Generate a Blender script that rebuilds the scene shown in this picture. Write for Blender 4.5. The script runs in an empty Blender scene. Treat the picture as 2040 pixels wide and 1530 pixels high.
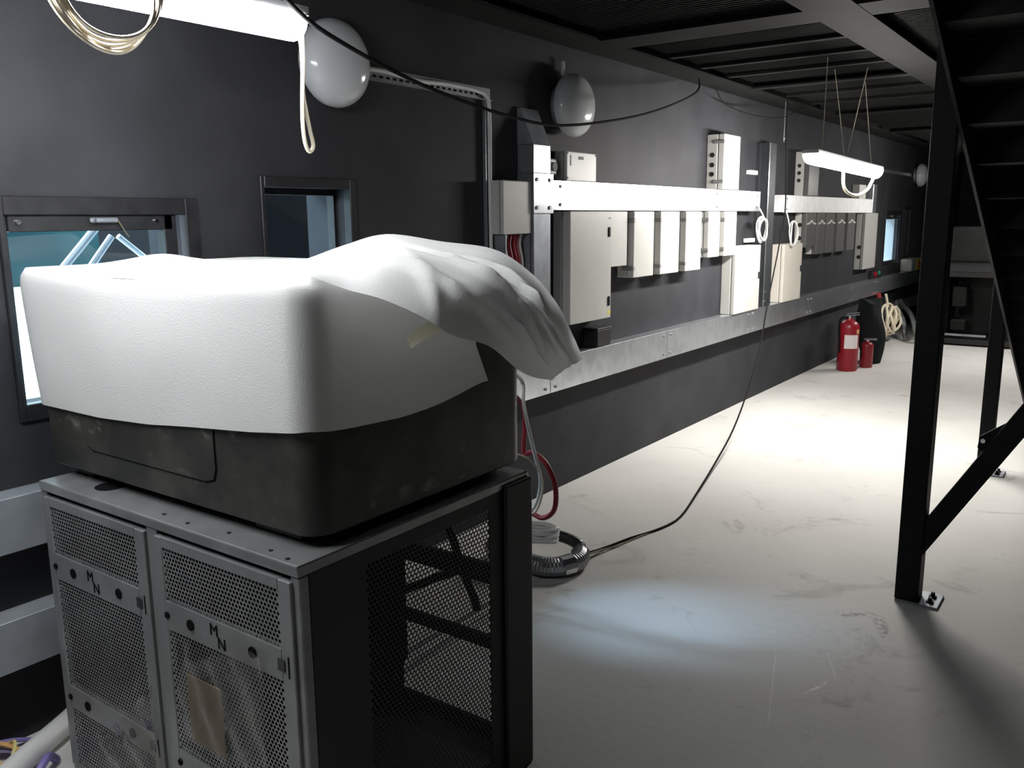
import bpy, bmesh, math, random
from mathutils import Vector, Matrix, noise
random.seed(4)
sc = bpy.context.scene
col = sc.collection

# ------------------------------------------------------------------ camera
YAW, PITCH, ROLL, FPX = 0.624425, 0.188965, -0.008932, 1720.757
cy_, sy_ = math.cos(YAW), math.sin(YAW); cp_, sp_ = math.cos(PITCH), math.sin(PITCH)
f_ = Vector((-sy_ * cp_, cy_ * cp_, -sp_)); r_ = Vector((cy_, sy_, 0)); u_ = r_.cross(f_)
rr = r_ * math.cos(ROLL) + u_ * math.sin(ROLL); uu = u_ * math.cos(ROLL) - r_ * math.sin(ROLL)
cam_data = bpy.data.cameras.new('camera')
cam = bpy.data.objects.new('camera', cam_data); col.objects.link(cam)
cam_data.sensor_fit = 'HORIZONTAL'; cam_data.sensor_width = 36.0
cam_data.lens = FPX / 2040 * 36.0
cam_data.clip_start = 0.05; cam_data.clip_end = 200
cam.matrix_world = Matrix(((rr.x, uu.x, -f_.x, 2.6244), (rr.y, uu.y, -f_.y, 0.0), (rr.z, uu.z, -f_.z, 1.55), (0, 0, 0, 1)))
sc.camera = cam

# ------------------------------------------------------------------ world (overcast daylight) and exposure
SKY = 5.0
NEAR_LAMP = 68.0
FAR_LAMP = 160.0
SUN = 9.5
NEAR_COL = (0.96, 0.98, 1.0)
FAR_COL = (1.0, 0.965, 0.92)
w = bpy.data.worlds.new('overcast'); sc.world = w; w.use_nodes = True
bg = w.node_tree.nodes['Background']
bg.inputs[0].default_value = (0.78, 0.88, 1.0, 1); bg.inputs[1].default_value = SKY
sun_data = bpy.data.lights.new('soft_sun', 'SUN'); sun_data.energy = SUN; sun_data.angle = math.radians(17); sun_data.color = (0.60, 0.73, 1.0)
sun = bpy.data.objects.new('soft_sun', sun_data); col.objects.link(sun); sun.location = (-6, -3, 8)
sun.rotation_euler = Vector((1.0, 0.45, -1.0)).to_track_quat('-Z', 'Y').to_euler()
sc.view_settings.view_transform = 'Standard'
sc.view_settings.look = 'None'
sc.view_settings.exposure = 0.0
sc.view_settings.gamma = 1.0
sc.view_settings.use_curve_mapping = False

# ------------------------------------------------------------------ materials
def new_mat(name):
    m = bpy.data.materials.new(name); m.use_nodes = True
    nt = m.node_tree; b = nt.nodes['Principled BSDF']
    return m, nt, b

def mat(name, c, rough=0.5, metal=0.0, var=0.0, scale=8.0, c2=None, bump=0.0, bscale=60.0, spec=0.5, detail=4.0, lo=0.35, hi=0.65):
    m, nt, b = new_mat(name)
    b.inputs['Roughness'].default_value = rough; b.inputs['Metallic'].default_value = metal
    b.inputs['Specular IOR Level'].default_value = spec
    b.inputs['Base Color'].default_value = (*c, 1)
    tc = nt.nodes.new('ShaderNodeTexCoord')
    if var > 0 or c2:
        n = nt.nodes.new('ShaderNodeTexNoise'); n.inputs['Scale'].default_value = scale; n.inputs['Detail'].default_value = detail
        nt.links.new(tc.outputs['Object'], n.inputs['Vector'])
        r = nt.nodes.new('ShaderNodeValToRGB')
        r.color_ramp.elements[0].position = lo; r.color_ramp.elements[1].position = hi
        a = c if c2 else tuple(x * (1 - var) for x in c)
        z = c2 if c2 else tuple(min(1, x * (1 + var)) for x in c)
        r.color_ramp.elements[0].color = (*a, 1); r.color_ramp.elements[1].color = (*z, 1)
        nt.links.new(n.outputs['Fac'], r.inputs['Fac']); nt.links.new(r.outputs['Color'], b.inputs['Base Color'])
    if bump > 0:
        n2 = nt.nodes.new('ShaderNodeTexNoise'); n2.inputs['Scale'].default_value = bscale; n2.inputs['Detail'].default_value = 3
        nt.links.new(tc.outputs['Object'], n2.inputs['Vector'])
        bp = nt.nodes.new('ShaderNodeBump'); bp.inputs['Strength'].default_value = bump; bp.inputs['Distance'].default_value = 0.01
        nt.links.new(n2.outputs['Fac'], bp.inputs['Height']); nt.links.new(bp.outputs['Normal'], b.inputs['Normal'])
    return m

def emit(name, c, s):
    m, nt, b = new_mat(name)
    b.inputs['Base Color'].default_value = (0.9, 0.9, 0.9, 1)
    b.inputs['Emission Color'].default_value = (*c, 1); b.inputs['Emission Strength'].default_value = s
    return m

M = {}
M['wall'] = mat('dark_wall_paint', (0.036, 0.0365, 0.041), 0.62, var=0.15, scale=3, bump=0.12, bscale=140, spec=0.14)
M['galv'] = mat('galvanised_steel', (0.60, 0.63, 0.66), 0.26, metal=0.85, var=0.10, scale=14)
M['galv_dark'] = mat('dull_zinc', (0.30, 0.32, 0.35), 0.5, metal=0.6, var=0.15, scale=10)
M['duct'] = mat('dark_zinc_duct', (0.045, 0.05, 0.056), 0.45, metal=0.4, var=0.15, scale=6)
M['encl'] = mat('pale_grey_enclosure', (0.56, 0.56, 0.53), 0.45, var=0.03, scale=5)
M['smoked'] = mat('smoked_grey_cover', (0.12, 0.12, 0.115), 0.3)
M['encl_grey'] = mat('mid_grey_enclosure', (0.36, 0.36, 0.34), 0.45)
M['galv_lit'] = mat('lit_galvanised_steel', (0.85, 0.86, 0.86), 0.45, metal=0.1, var=0.06, scale=10)  # same trunking steel, lamp light on the second bay put into its colour
M['galv_mid'] = mat('mid_galvanised_steel', (0.46, 0.50, 0.54), 0.45, metal=0.5, var=0.10, scale=10)
M['encl_cream'] = mat('cream_enclosure', (0.66, 0.62, 0.55), 0.45, var=0.03, scale=5)
M['dark_plastic'] = mat('dark_plastic', (0.02, 0.02, 0.022), 0.4)
M['grey_clip'] = mat('grey_clip', (0.22, 0.22, 0.22), 0.5)
M['cab_top'] = mat('glossy_cabinet_top', (0.30, 0.305, 0.31), 0.24, metal=0.5, var=0.12, scale=9)
M['third_diff'] = emit('third_lamp_light', FAR_COL, 85.0)
M['black_steel'] = mat('black_painted_steel', (0.005, 0.005, 0.006), 0.55, var=0.3, scale=12, spec=0.18)
M['ceil_steel'] = mat('grey_primer_steel', (0.014, 0.0145, 0.014), 0.7, var=0.15, scale=5, spec=0.12)
M['grating'] = mat('dark_grating_steel', (0.016, 0.017, 0.016), 0.55, metal=0.2)
M['void'] = mat('black_void', (0.008, 0.008, 0.008), 0.9)
M['foam'] = None
M['housing'] = mat('dusty_dark_housing', (0.032, 0.032, 0.029), 0.42, c2=(0.075, 0.073, 0.060), scale=9, bump=0.05, lo=0.4, hi=0.75)
def dusty(m, dust, scale, lo, hi):
    nt = m.node_tree; b = nt.nodes['Principled BSDF']; src = b.inputs['Base Color'].links[0].from_socket
    tc = nt.nodes.new('ShaderNodeTexCoord'); mp = nt.nodes.new('ShaderNodeMapping'); mp.inputs['Scale'].default_value = (1.0, 1.0, 1.6)
    n = nt.nodes.new('ShaderNodeTexNoise'); n.inputs['Scale'].default_value = scale; n.inputs['Detail'].default_value = 7; n.inputs['Roughness'].default_value = 0.65
    r = nt.nodes.new('ShaderNodeValToRGB'); r.color_ramp.elements[0].position = lo; r.color_ramp.elements[1].position = hi
    r.color_ramp.elements[0].color = (0, 0, 0, 1); r.color_ramp.elements[1].color = (0.75, 0.75, 0.75, 1)
    mx = nt.nodes.new('ShaderNodeMixRGB'); mx.inputs[2].default_value = (*dust, 1)
    nt.links.new(tc.outputs['Object'], mp.inputs['Vector']); nt.links.new(mp.outputs['Vector'], n.inputs['Vector'])
    nt.links.new(n.outputs['Fac'], r.inputs['Fac']); nt.links.new(r.outputs['Color'], mx.inputs[0])
    nt.links.new(src, mx.inputs[1]); nt.links.new(mx.outputs['Color'], b.inputs['Base Color'])
dusty(M['housing'], (0.34, 0.33, 0.29), 5.5, 0.60, 0.74)
M['cab'] = mat('grey_painted_cabinet', (0.25, 0.255, 0.26), 0.42, metal=0.3, var=0.12, scale=9, spec=0.5)
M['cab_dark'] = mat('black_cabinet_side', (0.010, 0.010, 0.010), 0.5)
M['chrome'] = mat('bright_metal', (0.8, 0.8, 0.82), 0.18, metal=1.0)
M['black'] = mat('matt_black', (0.006, 0.006, 0.007), 0.7, spec=0.08)
M['win_frame'] = mat('dark_window_frame', (0.020, 0.020, 0.022), 0.35, var=0.2, scale=20)
M['white_pvc'] = mat('white_pvc', (0.80, 0.80, 0.78), 0.4)
M['cream_cable'] = mat('cream_cable', (0.82, 0.74, 0.58), 0.5)
M['red_cable'] = mat('dark_red_cable', (0.30, 0.025, 0.035), 0.5)
M['black_cable'] = mat('black_cable', (0.010, 0.010, 0.010), 0.8, spec=0.1)
M['olive_cable'] = mat('olive_cable', (0.16, 0.14, 0.07), 0.5)
M['purple_cable'] = mat('purple_cable', (0.24, 0.20, 0.50), 0.5)
M['lilac_cable'] = mat('lilac_cable', (0.42, 0.40, 0.62), 0.5)
M['orange_cable'] = mat('orange_cable', (0.72, 0.42, 0.16), 0.5)
M['yellow_cable'] = mat('yellow_cable', (0.75, 0.66, 0.28), 0.5)
M['flex'] = mat('grey_flexible_conduit', (0.32, 0.33, 0.34), 0.3, metal=0.7)
M['red'] = mat('red_enamel', (0.30, 0.012, 0.022), 0.35)
M['dark_red'] = mat('dark_red_enamel', (0.22, 0.012, 0.020), 0.35)
M['paper'] = mat('white_paper', (0.82, 0.76, 0.74), 0.7)
M['yellow'] = mat('yellow_plastic', (0.80, 0.66, 0.05), 0.5)
M['green'] = mat('green_plastic', (0.03, 0.20, 0.12), 0.4)
M['print'] = mat('grey_print', (0.25, 0.25, 0.25), 0.7)
M['tarp'] = mat('black_sheet', (0.010, 0.012, 0.013), 0.7, spec=0.15, bump=0.5, bscale=14)
M['card'] = mat('brown_card', (0.20, 0.145, 0.085), 0.7, var=0.15, scale=12)
M['ground'] = mat('pale_concrete_outside', (0.80, 0.81, 0.82), 0.9, var=0.05, scale=1)
M['hedge'] = mat('teal_facade', (0.010, 0.033, 0.040), 0.9, c2=(0.025, 0.068, 0.075), scale=0.35, spec=0.1)
M['streak'] = mat('white_streak', (0.75, 0.80, 0.84), 0.5)
M['globe'] = mat('opal_plastic', (0.60, 0.62, 0.64), 0.16, spec=0.5)
M['lamp_body'] = mat('lamp_body_grey', (0.55, 0.56, 0.57), 0.5)
M['near_diff'] = emit('near_lamp_light', NEAR_COL, NEAR_LAMP)
M['far_diff'] = emit('far_lamp_light', FAR_COL, FAR_LAMP)

def foam_mat(name, c, tr):
    m, nt, b = new_mat(name)
    b.inputs['Base Color'].default_value = (*c, 1); b.inputs['Roughness'].default_value = 0.75
    b.inputs['Specular IOR Level'].default_value = 0.2
    t = nt.nodes.new('ShaderNodeBsdfTranslucent'); t.inputs['Color'].default_value = (*c, 1)
    mx = nt.nodes.new('ShaderNodeMixShader'); mx.inputs[0].default_value = tr
    tc = nt.nodes.new('ShaderNodeTexCoord'); n = nt.nodes.new('ShaderNodeTexNoise')
    n.inputs['Scale'].default_value = 260; n.inputs['Detail'].default_value = 2
    bp = nt.nodes.new('ShaderNodeBump'); bp.inputs['Strength'].default_value = 0.25; bp.inputs['Distance'].default_value = 0.004
    nt.links.new(tc.outputs['Object'], n.inputs['Vector']); nt.links.new(n.outputs['Fac'], bp.inputs['Height'])
    nt.links.new(bp.outputs['Normal'], b.inputs['Normal'])
    nt.links.new(b.outputs[0], mx.inputs[1]); nt.links.new(t.outputs[0], mx.inputs[2])
    nt.links.new(mx.outputs[0], nt.nodes['Material Output'].inputs[0])
    return m
M['foam'] = foam_mat('white_packing_foam', (0.86, 0.86, 0.85), 0.10)
M['foam_thin'] = foam_mat('thin_white_packing_foam', (0.88, 0.88, 0.87), 0.36)
M['tape'] = foam_mat('yellowed_tape', (0.66, 0.64, 0.50), 0.25)

def glass_mat(name, tint, f):
    m, nt, b = new_mat(name)
    tr = nt.nodes.new('ShaderNodeBsdfTransparent'); tr.inputs['Color'].default_value = (*tint, 1)
    gl = nt.nodes.new('ShaderNodeBsdfGlossy'); gl.inputs['Roughness'].default_value = 0.03
    mx = nt.nodes.new('ShaderNodeMixShader')
    lw = nt.nodes.new('ShaderNodeLayerWeight'); lw.inputs['Blend'].default_value = 0.5
    pw = nt.nodes.new('ShaderNodeMath'); pw.operation = 'POWER'; pw.inputs[1].default_value = 4.0
    ml = nt.nodes.new('ShaderNodeMath'); ml.operation = 'MULTIPLY_ADD'; ml.inputs[1].default_value = 0.8; ml.inputs[2].default_value = f
    nt.links.new(lw.outputs['Facing'], pw.inputs[0]); nt.links.new(pw.outputs[0], ml.inputs[0]); nt.links.new(ml.outputs[0], mx.inputs[0])
    nt.links.new(tr.outputs[0], mx.inputs[1]); nt.links.new(gl.outputs[0], mx.inputs[2])
    nt.links.new(mx.outputs[0], nt.nodes['Material Output'].inputs[0])
    return m
M['glass'] = glass_mat('window_glass', (0.86, 0.95, 0.95), 0.045)
M['film'] = glass_mat('clear_plastic_film', (0.80, 0.80, 0.78), 0.03)

def floor_mat():
    m, nt, b = new_mat('dusty_concrete_floor')
    tc = nt.nodes.new('ShaderNodeTexCoord')
    n1 = nt.nodes.new('ShaderNodeTexNoise'); n1.inputs['Scale'].default_value = 0.9; n1.inputs['Detail'].default_value = 6
    n2 = nt.nodes.new('ShaderNodeTexNoise'); n2.inputs['Scale'].default_value = 26; n2.inputs['Detail'].default_value = 5
    n3 = nt.nodes.new('ShaderNodeTexNoise'); n3.inputs['Scale'].default_value = 2.3; n3.inputs['Detail'].default_value = 8; n3.inputs['Roughness'].default_value = 0.7
    n3.inputs['Distortion'].default_value = 1.2
    for n in (n1, n2, n3): nt.links.new(tc.outputs['Object'], n.inputs['Vector'])
    r1 = nt.nodes.new('ShaderNodeValToRGB')
    r1.color_ramp.elements[0].position = 0.3; r1.color_ramp.elements[0].color = (0.60, 0.59, 0.56, 1)
    r1.color_ramp.elements[1].position = 0.7; r1.color_ramp.elements[1].color = (0.71, 0.70, 0.67, 1)
    nt.links.new(n1.outputs['Fac'], r1.inputs['Fac'])
    r3 = nt.nodes.new('ShaderNodeValToRGB')
    r3.color_ramp.elements[0].position = 0.30; r3.color_ramp.elements[0].color = (0.72, 0.72, 0.70, 1)
    r3.color_ramp.elements[1].position = 0.42; r3.color_ramp.elements[1].color = (1, 1, 1, 1)
    nt.links.new(n3.outputs['Fac'], r3.inputs['Fac'])
    mx = nt.nodes.new('ShaderNodeMixRGB'); mx.blend_type = 'MULTIPLY'; mx.inputs[0].default_value = 1.0
    nt.links.new(r1.outputs['Color'], mx.inputs[1]); nt.links.new(r3.outputs['Color'], mx.inputs[2])
    nt.links.new(mx.outputs['Color'], b.inputs['Base Color'])
    out = mx.outputs['Color']
    for (ax, ay, bx, by_, wd, colr, brk) in ((1.694, 2.932, 1.851, 2.39, .0022, (0.85, 0.84, 0.80), 0), (1.841, 3.034, 1.944, 2.809, .0022, (0.85, 0.84, 0.80), 0),
                                             (1.873, 2.672, 1.922, 2.813, .008, (1, 1, 0.97), 1), (1.79, 3.33, 1.93, 3.42, .03, (0.36, 0.35, 0.33), 1), (1.93, 3.42, 2.01, 3.22, .03, (0.36, 0.35, 0.33), 1)):
        an = math.atan2(by_ - ay, bx - ax); L_ = math.hypot(bx - ax, by_ - ay) / 2
        mp = nt.nodes.new('ShaderNodeMapping'); mp.vector_type = 'TEXTURE'
        mp.inputs['Location'].default_value = ((ax + bx) / 2, (ay + by_) / 2, 0); mp.inputs['Rotation'].default_value = (0, 0, an)
        nt.links.new(tc.outputs['Object'], mp.inputs['Vector'])
        sp = nt.nodes.new('ShaderNodeSeparateXYZ'); nt.links.new(mp.outputs['Vector'], sp.inputs[0])
        ms = []
        for k, lim, soft in ((0, L_, L_ * .3), (1, wd, wd * .8)):
            ab = nt.nodes.new('ShaderNodeMath'); ab.operation = 'ABSOLUTE'; nt.links.new(sp.outputs[k], ab.inputs[0])
            mr = nt.nodes.new('ShaderNodeMapRange'); mr.inputs[1].default_value = lim; mr.inputs[2].default_value = lim - soft
            nt.links.new(ab.outputs[0], mr.inputs[0]); ms.append(mr)
        mu = nt.nodes.new('ShaderNodeMath'); mu.operation = 'MULTIPLY'
        nt.links.new(ms[0].outputs[0], mu.inputs[0]); nt.links.new(ms[1].outputs[0], mu.inputs[1])
        fac = mu.outputs[0]
        if brk:
            nb = nt.nodes.new('ShaderNodeTexNoise'); nb.inputs['Scale'].default_value = 34; nt.links.new(tc.outputs['Object'], nb.inputs['Vector'])
            rb = nt.nodes.new('ShaderNodeMapRange'); rb.inputs[1].default_value = 0.42; rb.inputs[2].default_value = 0.58; nt.links.new(nb.outputs['Fac'], rb.inputs[0])
            m2 = nt.nodes.new('ShaderNodeMath'); m2.operation = 'MULTIPLY'; nt.links.new(fac, m2.inputs[0]); nt.links.new(rb.outputs[0], m2.inputs[1]); fac = m2.outputs[0]
        mm = nt.nodes.new('ShaderNodeMixRGB'); mm.inputs[2].default_value = (*colr, 1)
        nt.links.new(fac, mm.inputs[0]); nt.links.new(out, mm.inputs[1]); out = mm.outputs['Color']
    nt.links.new(out, b.inputs['Base Color'])
    b.inputs['Roughness'].default_value = 0.7; b.inputs['Specular IOR Level'].default_value = 0.25
    bp = nt.nodes.new('ShaderNodeBump'); bp.inputs['Strength'].default_value = 0.15; bp.inputs['Distance'].default_value = 0.01
    nt.links.new(n2.outputs['Fac'], bp.inputs['Height']); nt.links.new(bp.outputs['Normal'], b.inputs['Normal'])
    return m
M['floor'] = floor_mat()

# ------------------------------------------------------------------ building helpers
def empty(name, loc, label, cat, group=None):
    o = bpy.data.objects.new(name, None); col.objects.link(o); o.location = loc; o.empty_display_size = 0.1
    o['label'] = label; o['category'] = cat
    if group: o['group'] = group
    return o

def tag(o, label, cat, group=None, kind=None):
    o['label'] = label; o['category'] = cat
    if group: o['group'] = group
    if kind: o['kind'] = kind
    return o

def origin(o):
    p = Vector((0, 0, 0))
    while o is not None:
        p += Vector(o.location); o = o.parent
    return p

class MB:
    """collects shapes in world coordinates; build() links them as one mesh object"""
    def __init__(s): s.bm = bmesh.new()
    def box(s, x0, x1, y0, y1, z0, z1, bev=0.0, seg=1):
        t = bmesh.new()
        bmesh.ops.create_cube(t, size=1.0)
        for v in t.verts:
            v.co = Vector((x0 + (v.co.x + .5) * (x1 - x0), y0 + (v.co.y + .5) * (y1 - y0), z0 + (v.co.z + .5) * (z1 - z0)))
        if bev > 0:
            bmesh.ops.bevel(t, geom=list(t.edges), offset=bev, segments=seg, affect='EDGES', profile=0.5)
        s.add(t); return s
    def add(s, t):
        me = bpy.data.meshes.new('tmp'); t.to_mesh(me); t.free(); s.bm.from_mesh(me); bpy.data.meshes.remove(me)
    def cyl(s, a, b, r, n=12, r2=None):
        a = Vector(a); b = Vector(b); d = b - a
        t = bmesh.new()
        bmesh.ops.create_cone(t, cap_ends=True, segments=n, radius1=r, radius2=r if r2 is None else r2, depth=d.length)
        q = d.to_track_quat('Z', 'Y').to_matrix().to_4x4()
        bmesh.ops.transform(t, matrix=Matrix.Translation((a + b) / 2) @ q, verts=t.verts)
        s.add(t); return s
    def bar(s, a, b, wx, wz, up=(0, 0, 1)):
        """square bar between two points; wx across, wz along 'up'"""
        a = Vector(a); b = Vector(b); d = (b - a).normalized()
        sx = d.cross(Vector(up)).normalized(); sz = sx.cross(d).normalized()
        t = bmesh.new(); vs = []
        for p in (a, b):
            for i, j in ((-1, -1), (1, -1), (1, 1), (-1, 1)):
                vs.append(t.verts.new(p + sx * i * wx / 2 + sz * j * wz / 2))
        for q in ((3, 2, 1, 0), (4, 5, 6, 7), (0, 1, 5, 4), (1, 2, 6, 5), (2, 3, 7, 6), (3, 0, 4, 7)): t.faces.new([vs[i] for i in q])
        s.add(t); return s
    def prism(s, pts, axis, d0, d1):
        """polygon pts (2D in the other two axes, in xyz order) extruded along axis"""
        t = bmesh.new(); lo, hi = [], []
        for p in pts:
            for d, L in ((d0, lo), (d1, hi)):
                c = list(p); c.insert(axis, d); L.append(t.verts.new(c))
        n = len(pts)
        t.faces.new(lo[::-1]); t.faces.new(hi)
        for i in range(n): t.faces.new((lo[i], lo[(i + 1) % n], hi[(i + 1) % n], hi[i]))
        bmesh.ops.recalc_face_normals(t, faces=t.faces)
        s.add(t); return s
    def tube(s, pts, r, n=8, closed=False, smooth=4, ridge=0.0):
        P = [Vector(p) for p in pts]
        if smooth > 1: P = spline(P, smooth, closed)
        t = bmesh.new(); rings = []; m = len(P)
        up = Vector((0, 0, 1)); prev = None
        for i, p in enumerate(P):
            a = P[i - 1] if (i > 0 or closed) else p; b = P[(i + 1) % m] if (i < m - 1 or closed) else p
            d = (b - a).normalized()
            if prev is None:
                nrm = d.orthogonal().normalized()
            else:
                nrm = (prev - d * prev.dot(d))
                nrm = nrm.normalized() if nrm.length > 1e-6 else d.orthogonal().normalized()
            prev = nrm; bn = d.cross(nrm)
            ri = r * (1 + (ridge if i % 2 else 0))
            rings.append([t.verts.new(p + (nrm * math.cos(2 * math.pi * k / n) + bn * math.sin(2 * math.pi * k / n)) * ri) for k in range(n)])
        for i in range(m if closed else m - 1):
            A, B = rings[i], rings[(i + 1) % m]
            for k in range(n): t.faces.new((A[k], A[(k + 1) % n], B[(k + 1) % n], B[k]))
        if not closed:
            t.faces.new(rings[0][::-1]); t.faces.new(rings[-1])
        bmesh.ops.recalc_face_normals(t, faces=t.faces)
        s.add(t); return s
    def grid(s, G):
        t = bmesh.new(); V = [[t.verts.new(p) for p in row] for row in G]
        for i in range(len(G) - 1):
            for j in range(len(G[0]) - 1): t.faces.new((V[i][j], V[i][j + 1], V[i + 1][j + 1], V[i + 1][j]))
        s.add(t); return s
    def lathe(s, prof, c, axis=2, n=24, sx=1.0):
        t = bmesh.new(); rings = []
        for r, h in prof:
            ring = []
            for k in range(n):
                a = 2 * math.pi * k / n; v = (r * math.cos(a), r * math.sin(a))
                if axis == 2: p = (c[0] + v[0], c[1] + v[1], c[2] + h)
                elif axis == 0: p = (c[0] + h, c[1] + v[0], c[2] + v[1])
                else: p = (c[0] + v[0], c[1] + h, c[2] + v[1])
                ring.append(t.verts.new(p))
            rings.append(ring)
        for A, B in zip(rings, rings[1:]):
            for k in range(n): t.faces.new((A[k], A[(k + 1) % n], B[(k + 1) % n], B[k]))
        t.faces.new(rings[0][::-1]); t.faces.new(rings[-1])
        bmesh.ops.recalc_face_normals(t, faces=t.faces)
        s.add(t); return s
    def build(s, name, m, parent=None, smooth=False, loc=None):
        me = bpy.data.meshes.new(name)
        o = bpy.data.objects.new(name, me); col.objects.link(o)
        off = origin(parent) if parent is not None else Vector(loc or (0, 0, 0))
        for v in s.bm.verts: v.co -= off
        s.bm.to_mesh(me); s.bm.free()
        me.materials.append(m)
        if smooth:
            for p in me.polygons: p.use_smooth = True
            try: me.set_sharp_from_angle(angle=math.radians(38))
            except Exception: pass
        if parent is not None: o.parent = parent
        elif loc: o.location = loc
        return o

def spline(P, k, closed=False):
    out = []; n = len(P)
    for i in range(n if closed else n - 1):
        p0 = P[i - 1] if (i > 0 or closed) else P[0]; p1 = P[i]; p2 = P[(i + 1) % n]
        p3 = P[(i + 2) % n] if (i + 2 < n or closed) else P[-1]
        for j in range(k):
            t = j / k
            out.append(0.5 * ((2 * p1) + (p2 - p0) * t + (2 * p0 - 5 * p1 + 4 * p2 - p3) * t * t + (3 * p1 - p0 - 3 * p2 + p3) * t ** 3))
    if not closed: out.append(P[-1].copy())
    return out

def struct(o):
    o['kind'] = 'structure'; return o

def perforated(name, m, parent, plane, d, a0, a1, b0, b1, pitch=0.0115, hole=0.0042):
    """sheet with staggered round holes; plane 'y': a = x, b = z at y = d; plane 'x': a = y, b = z at x = d"""
    verts, faces = [], []
    off = origin(parent)
    P3 = (lambda a, b: (a - off.x, d - off.y, b - off.z)) if plane == 'y' else (lambda a, b: (d - off.x, a - off.y, b - off.z))
    rowh = pitch * 0.866; nr = max(1, int((b1 - b0) / rowh)); rowh = (b1 - b0) / nr
    na = max(1, int((a1 - a0) / pitch - 0.5)); pw = (a1 - a0) / (na + 0.5)
    C8 = [(math.cos(math.pi / 4 * k + math.pi / 4), math.sin(math.pi / 4 * k + math.pi / 4)) for k in range(8)]
    S8 = [(1, 1), (0, 1), (-1, 1), (-1, 0), (-1, -1), (0, -1), (1, -1), (1, 0)]
    for j in range(nr):
        zb = b0 + (j + .5) * rowh; o = pw / 2 if j % 2 else 0.0
        for i in range(na):
            ac = a0 + o + (i + .5) * pw; k0 = len(verts)
            for q in range(8): verts.append(P3(ac + S8[q][0] * pw / 2, zb + S8[q][1] * rowh / 2))
            for q in range(8): verts.append(P3(ac + C8[q][0] * hole, zb + C8[q][1] * hole))
            for q in range(8):
                q2 = (q + 1) % 8; faces.append((k0 + q, k0 + q2, k0 + 8 + q2, k0 + 8 + q))
        e0 = a0 if o else a0 + na * pw
        k0 = len(verts)
        for aa, bb in ((e0, zb - rowh / 2), (e0 + pw / 2, zb - rowh / 2), (e0 + pw / 2, zb + rowh / 2), (e0, zb + rowh / 2)): verts.append(P3(aa, bb))
        faces.append((k0, k0 + 1, k0 + 2, k0 + 3))
    me = bpy.data.meshes.new(name); me.from_pydata(verts, [], faces); me.materials.append(m)
    ob = bpy.data.objects.new(name, me); col.objects.link(ob); ob.parent = parent
    return ob

def text(name, s, size, loc, rot, m, parent, depth=0.001):
    cu = bpy.data.curves.new(name, 'FONT'); cu.body = s; cu.size = size; cu.extrude = depth; cu.align_x = 'CENTER'; cu.align_y = 'CENTER'
    tmp = bpy.data.objects.new(name + '_t', cu); col.objects.link(tmp)
    dg = bpy.context.evaluated_depsgraph_get()
    me = bpy.data.meshes.new_from_object(tmp.evaluated_get(dg)); bpy.data.objects.remove(tmp); bpy.data.curves.remove(cu)
    me.materials.clear(); me.materials.append(m)
    o = bpy.data.objects.new(name, me); col.objects.link(o); o.parent = parent
    o.location = Vector(loc) - origin(parent); o.rotation_euler = rot
    return o

# ------------------------------------------------------------------ the setting
FX0, FX1, FY0, FY1, CZ = 0.0, 7.0, -3.0, 17.0, 4.2
struct(MB().box(-0.28, FX1 + .2, FY0 - .2, FY1 + .2, -0.2, 0.0).build('floor', M['floor']))
struct(MB().box(-0.28, FX1 + .2, FY0 - .2, FY1 + .2, CZ, CZ + .2).build('ceiling', M['void']))
struct(MB().box(FX1, FX1 + .2, FY0, FY1, 0, CZ).build('wall_right', M['wall']))
struct(MB().box(0, FX1, FY0 - .2, FY0, 0, CZ).build('wall_back', M['wall']))
struct(MB().box(0, FX1, FY1, FY1 + .2, 0, CZ).build('wall_far', M['wall']))
# left wall with four window openings
OPEN = [(1.175, 1.80, 0.985, 1.615), (2.09, 2.545, 0.985, 1.70), (11.66, 12.50, 0.94, 1.60), (12.66, 13.12, 0.98, 1.665)]
wb = MB(); TH = 0.28
y = FY0 - .2
for (a, b, z0, z1) in OPEN:
    wb.box(-TH, 0, y, a, 0, CZ); wb.box(-TH, 0, a, b, 0, z0); wb.box(-TH, 0, a, b, z1, CZ); y = b
wb.box(-TH, 0, y, FY1 + .2, 0, CZ)
bmesh.ops.remove_doubles(wb.bm, verts=wb.bm.verts, dist=1e-5)
struct(wb.build('wall_left', M['wall']))

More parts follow.
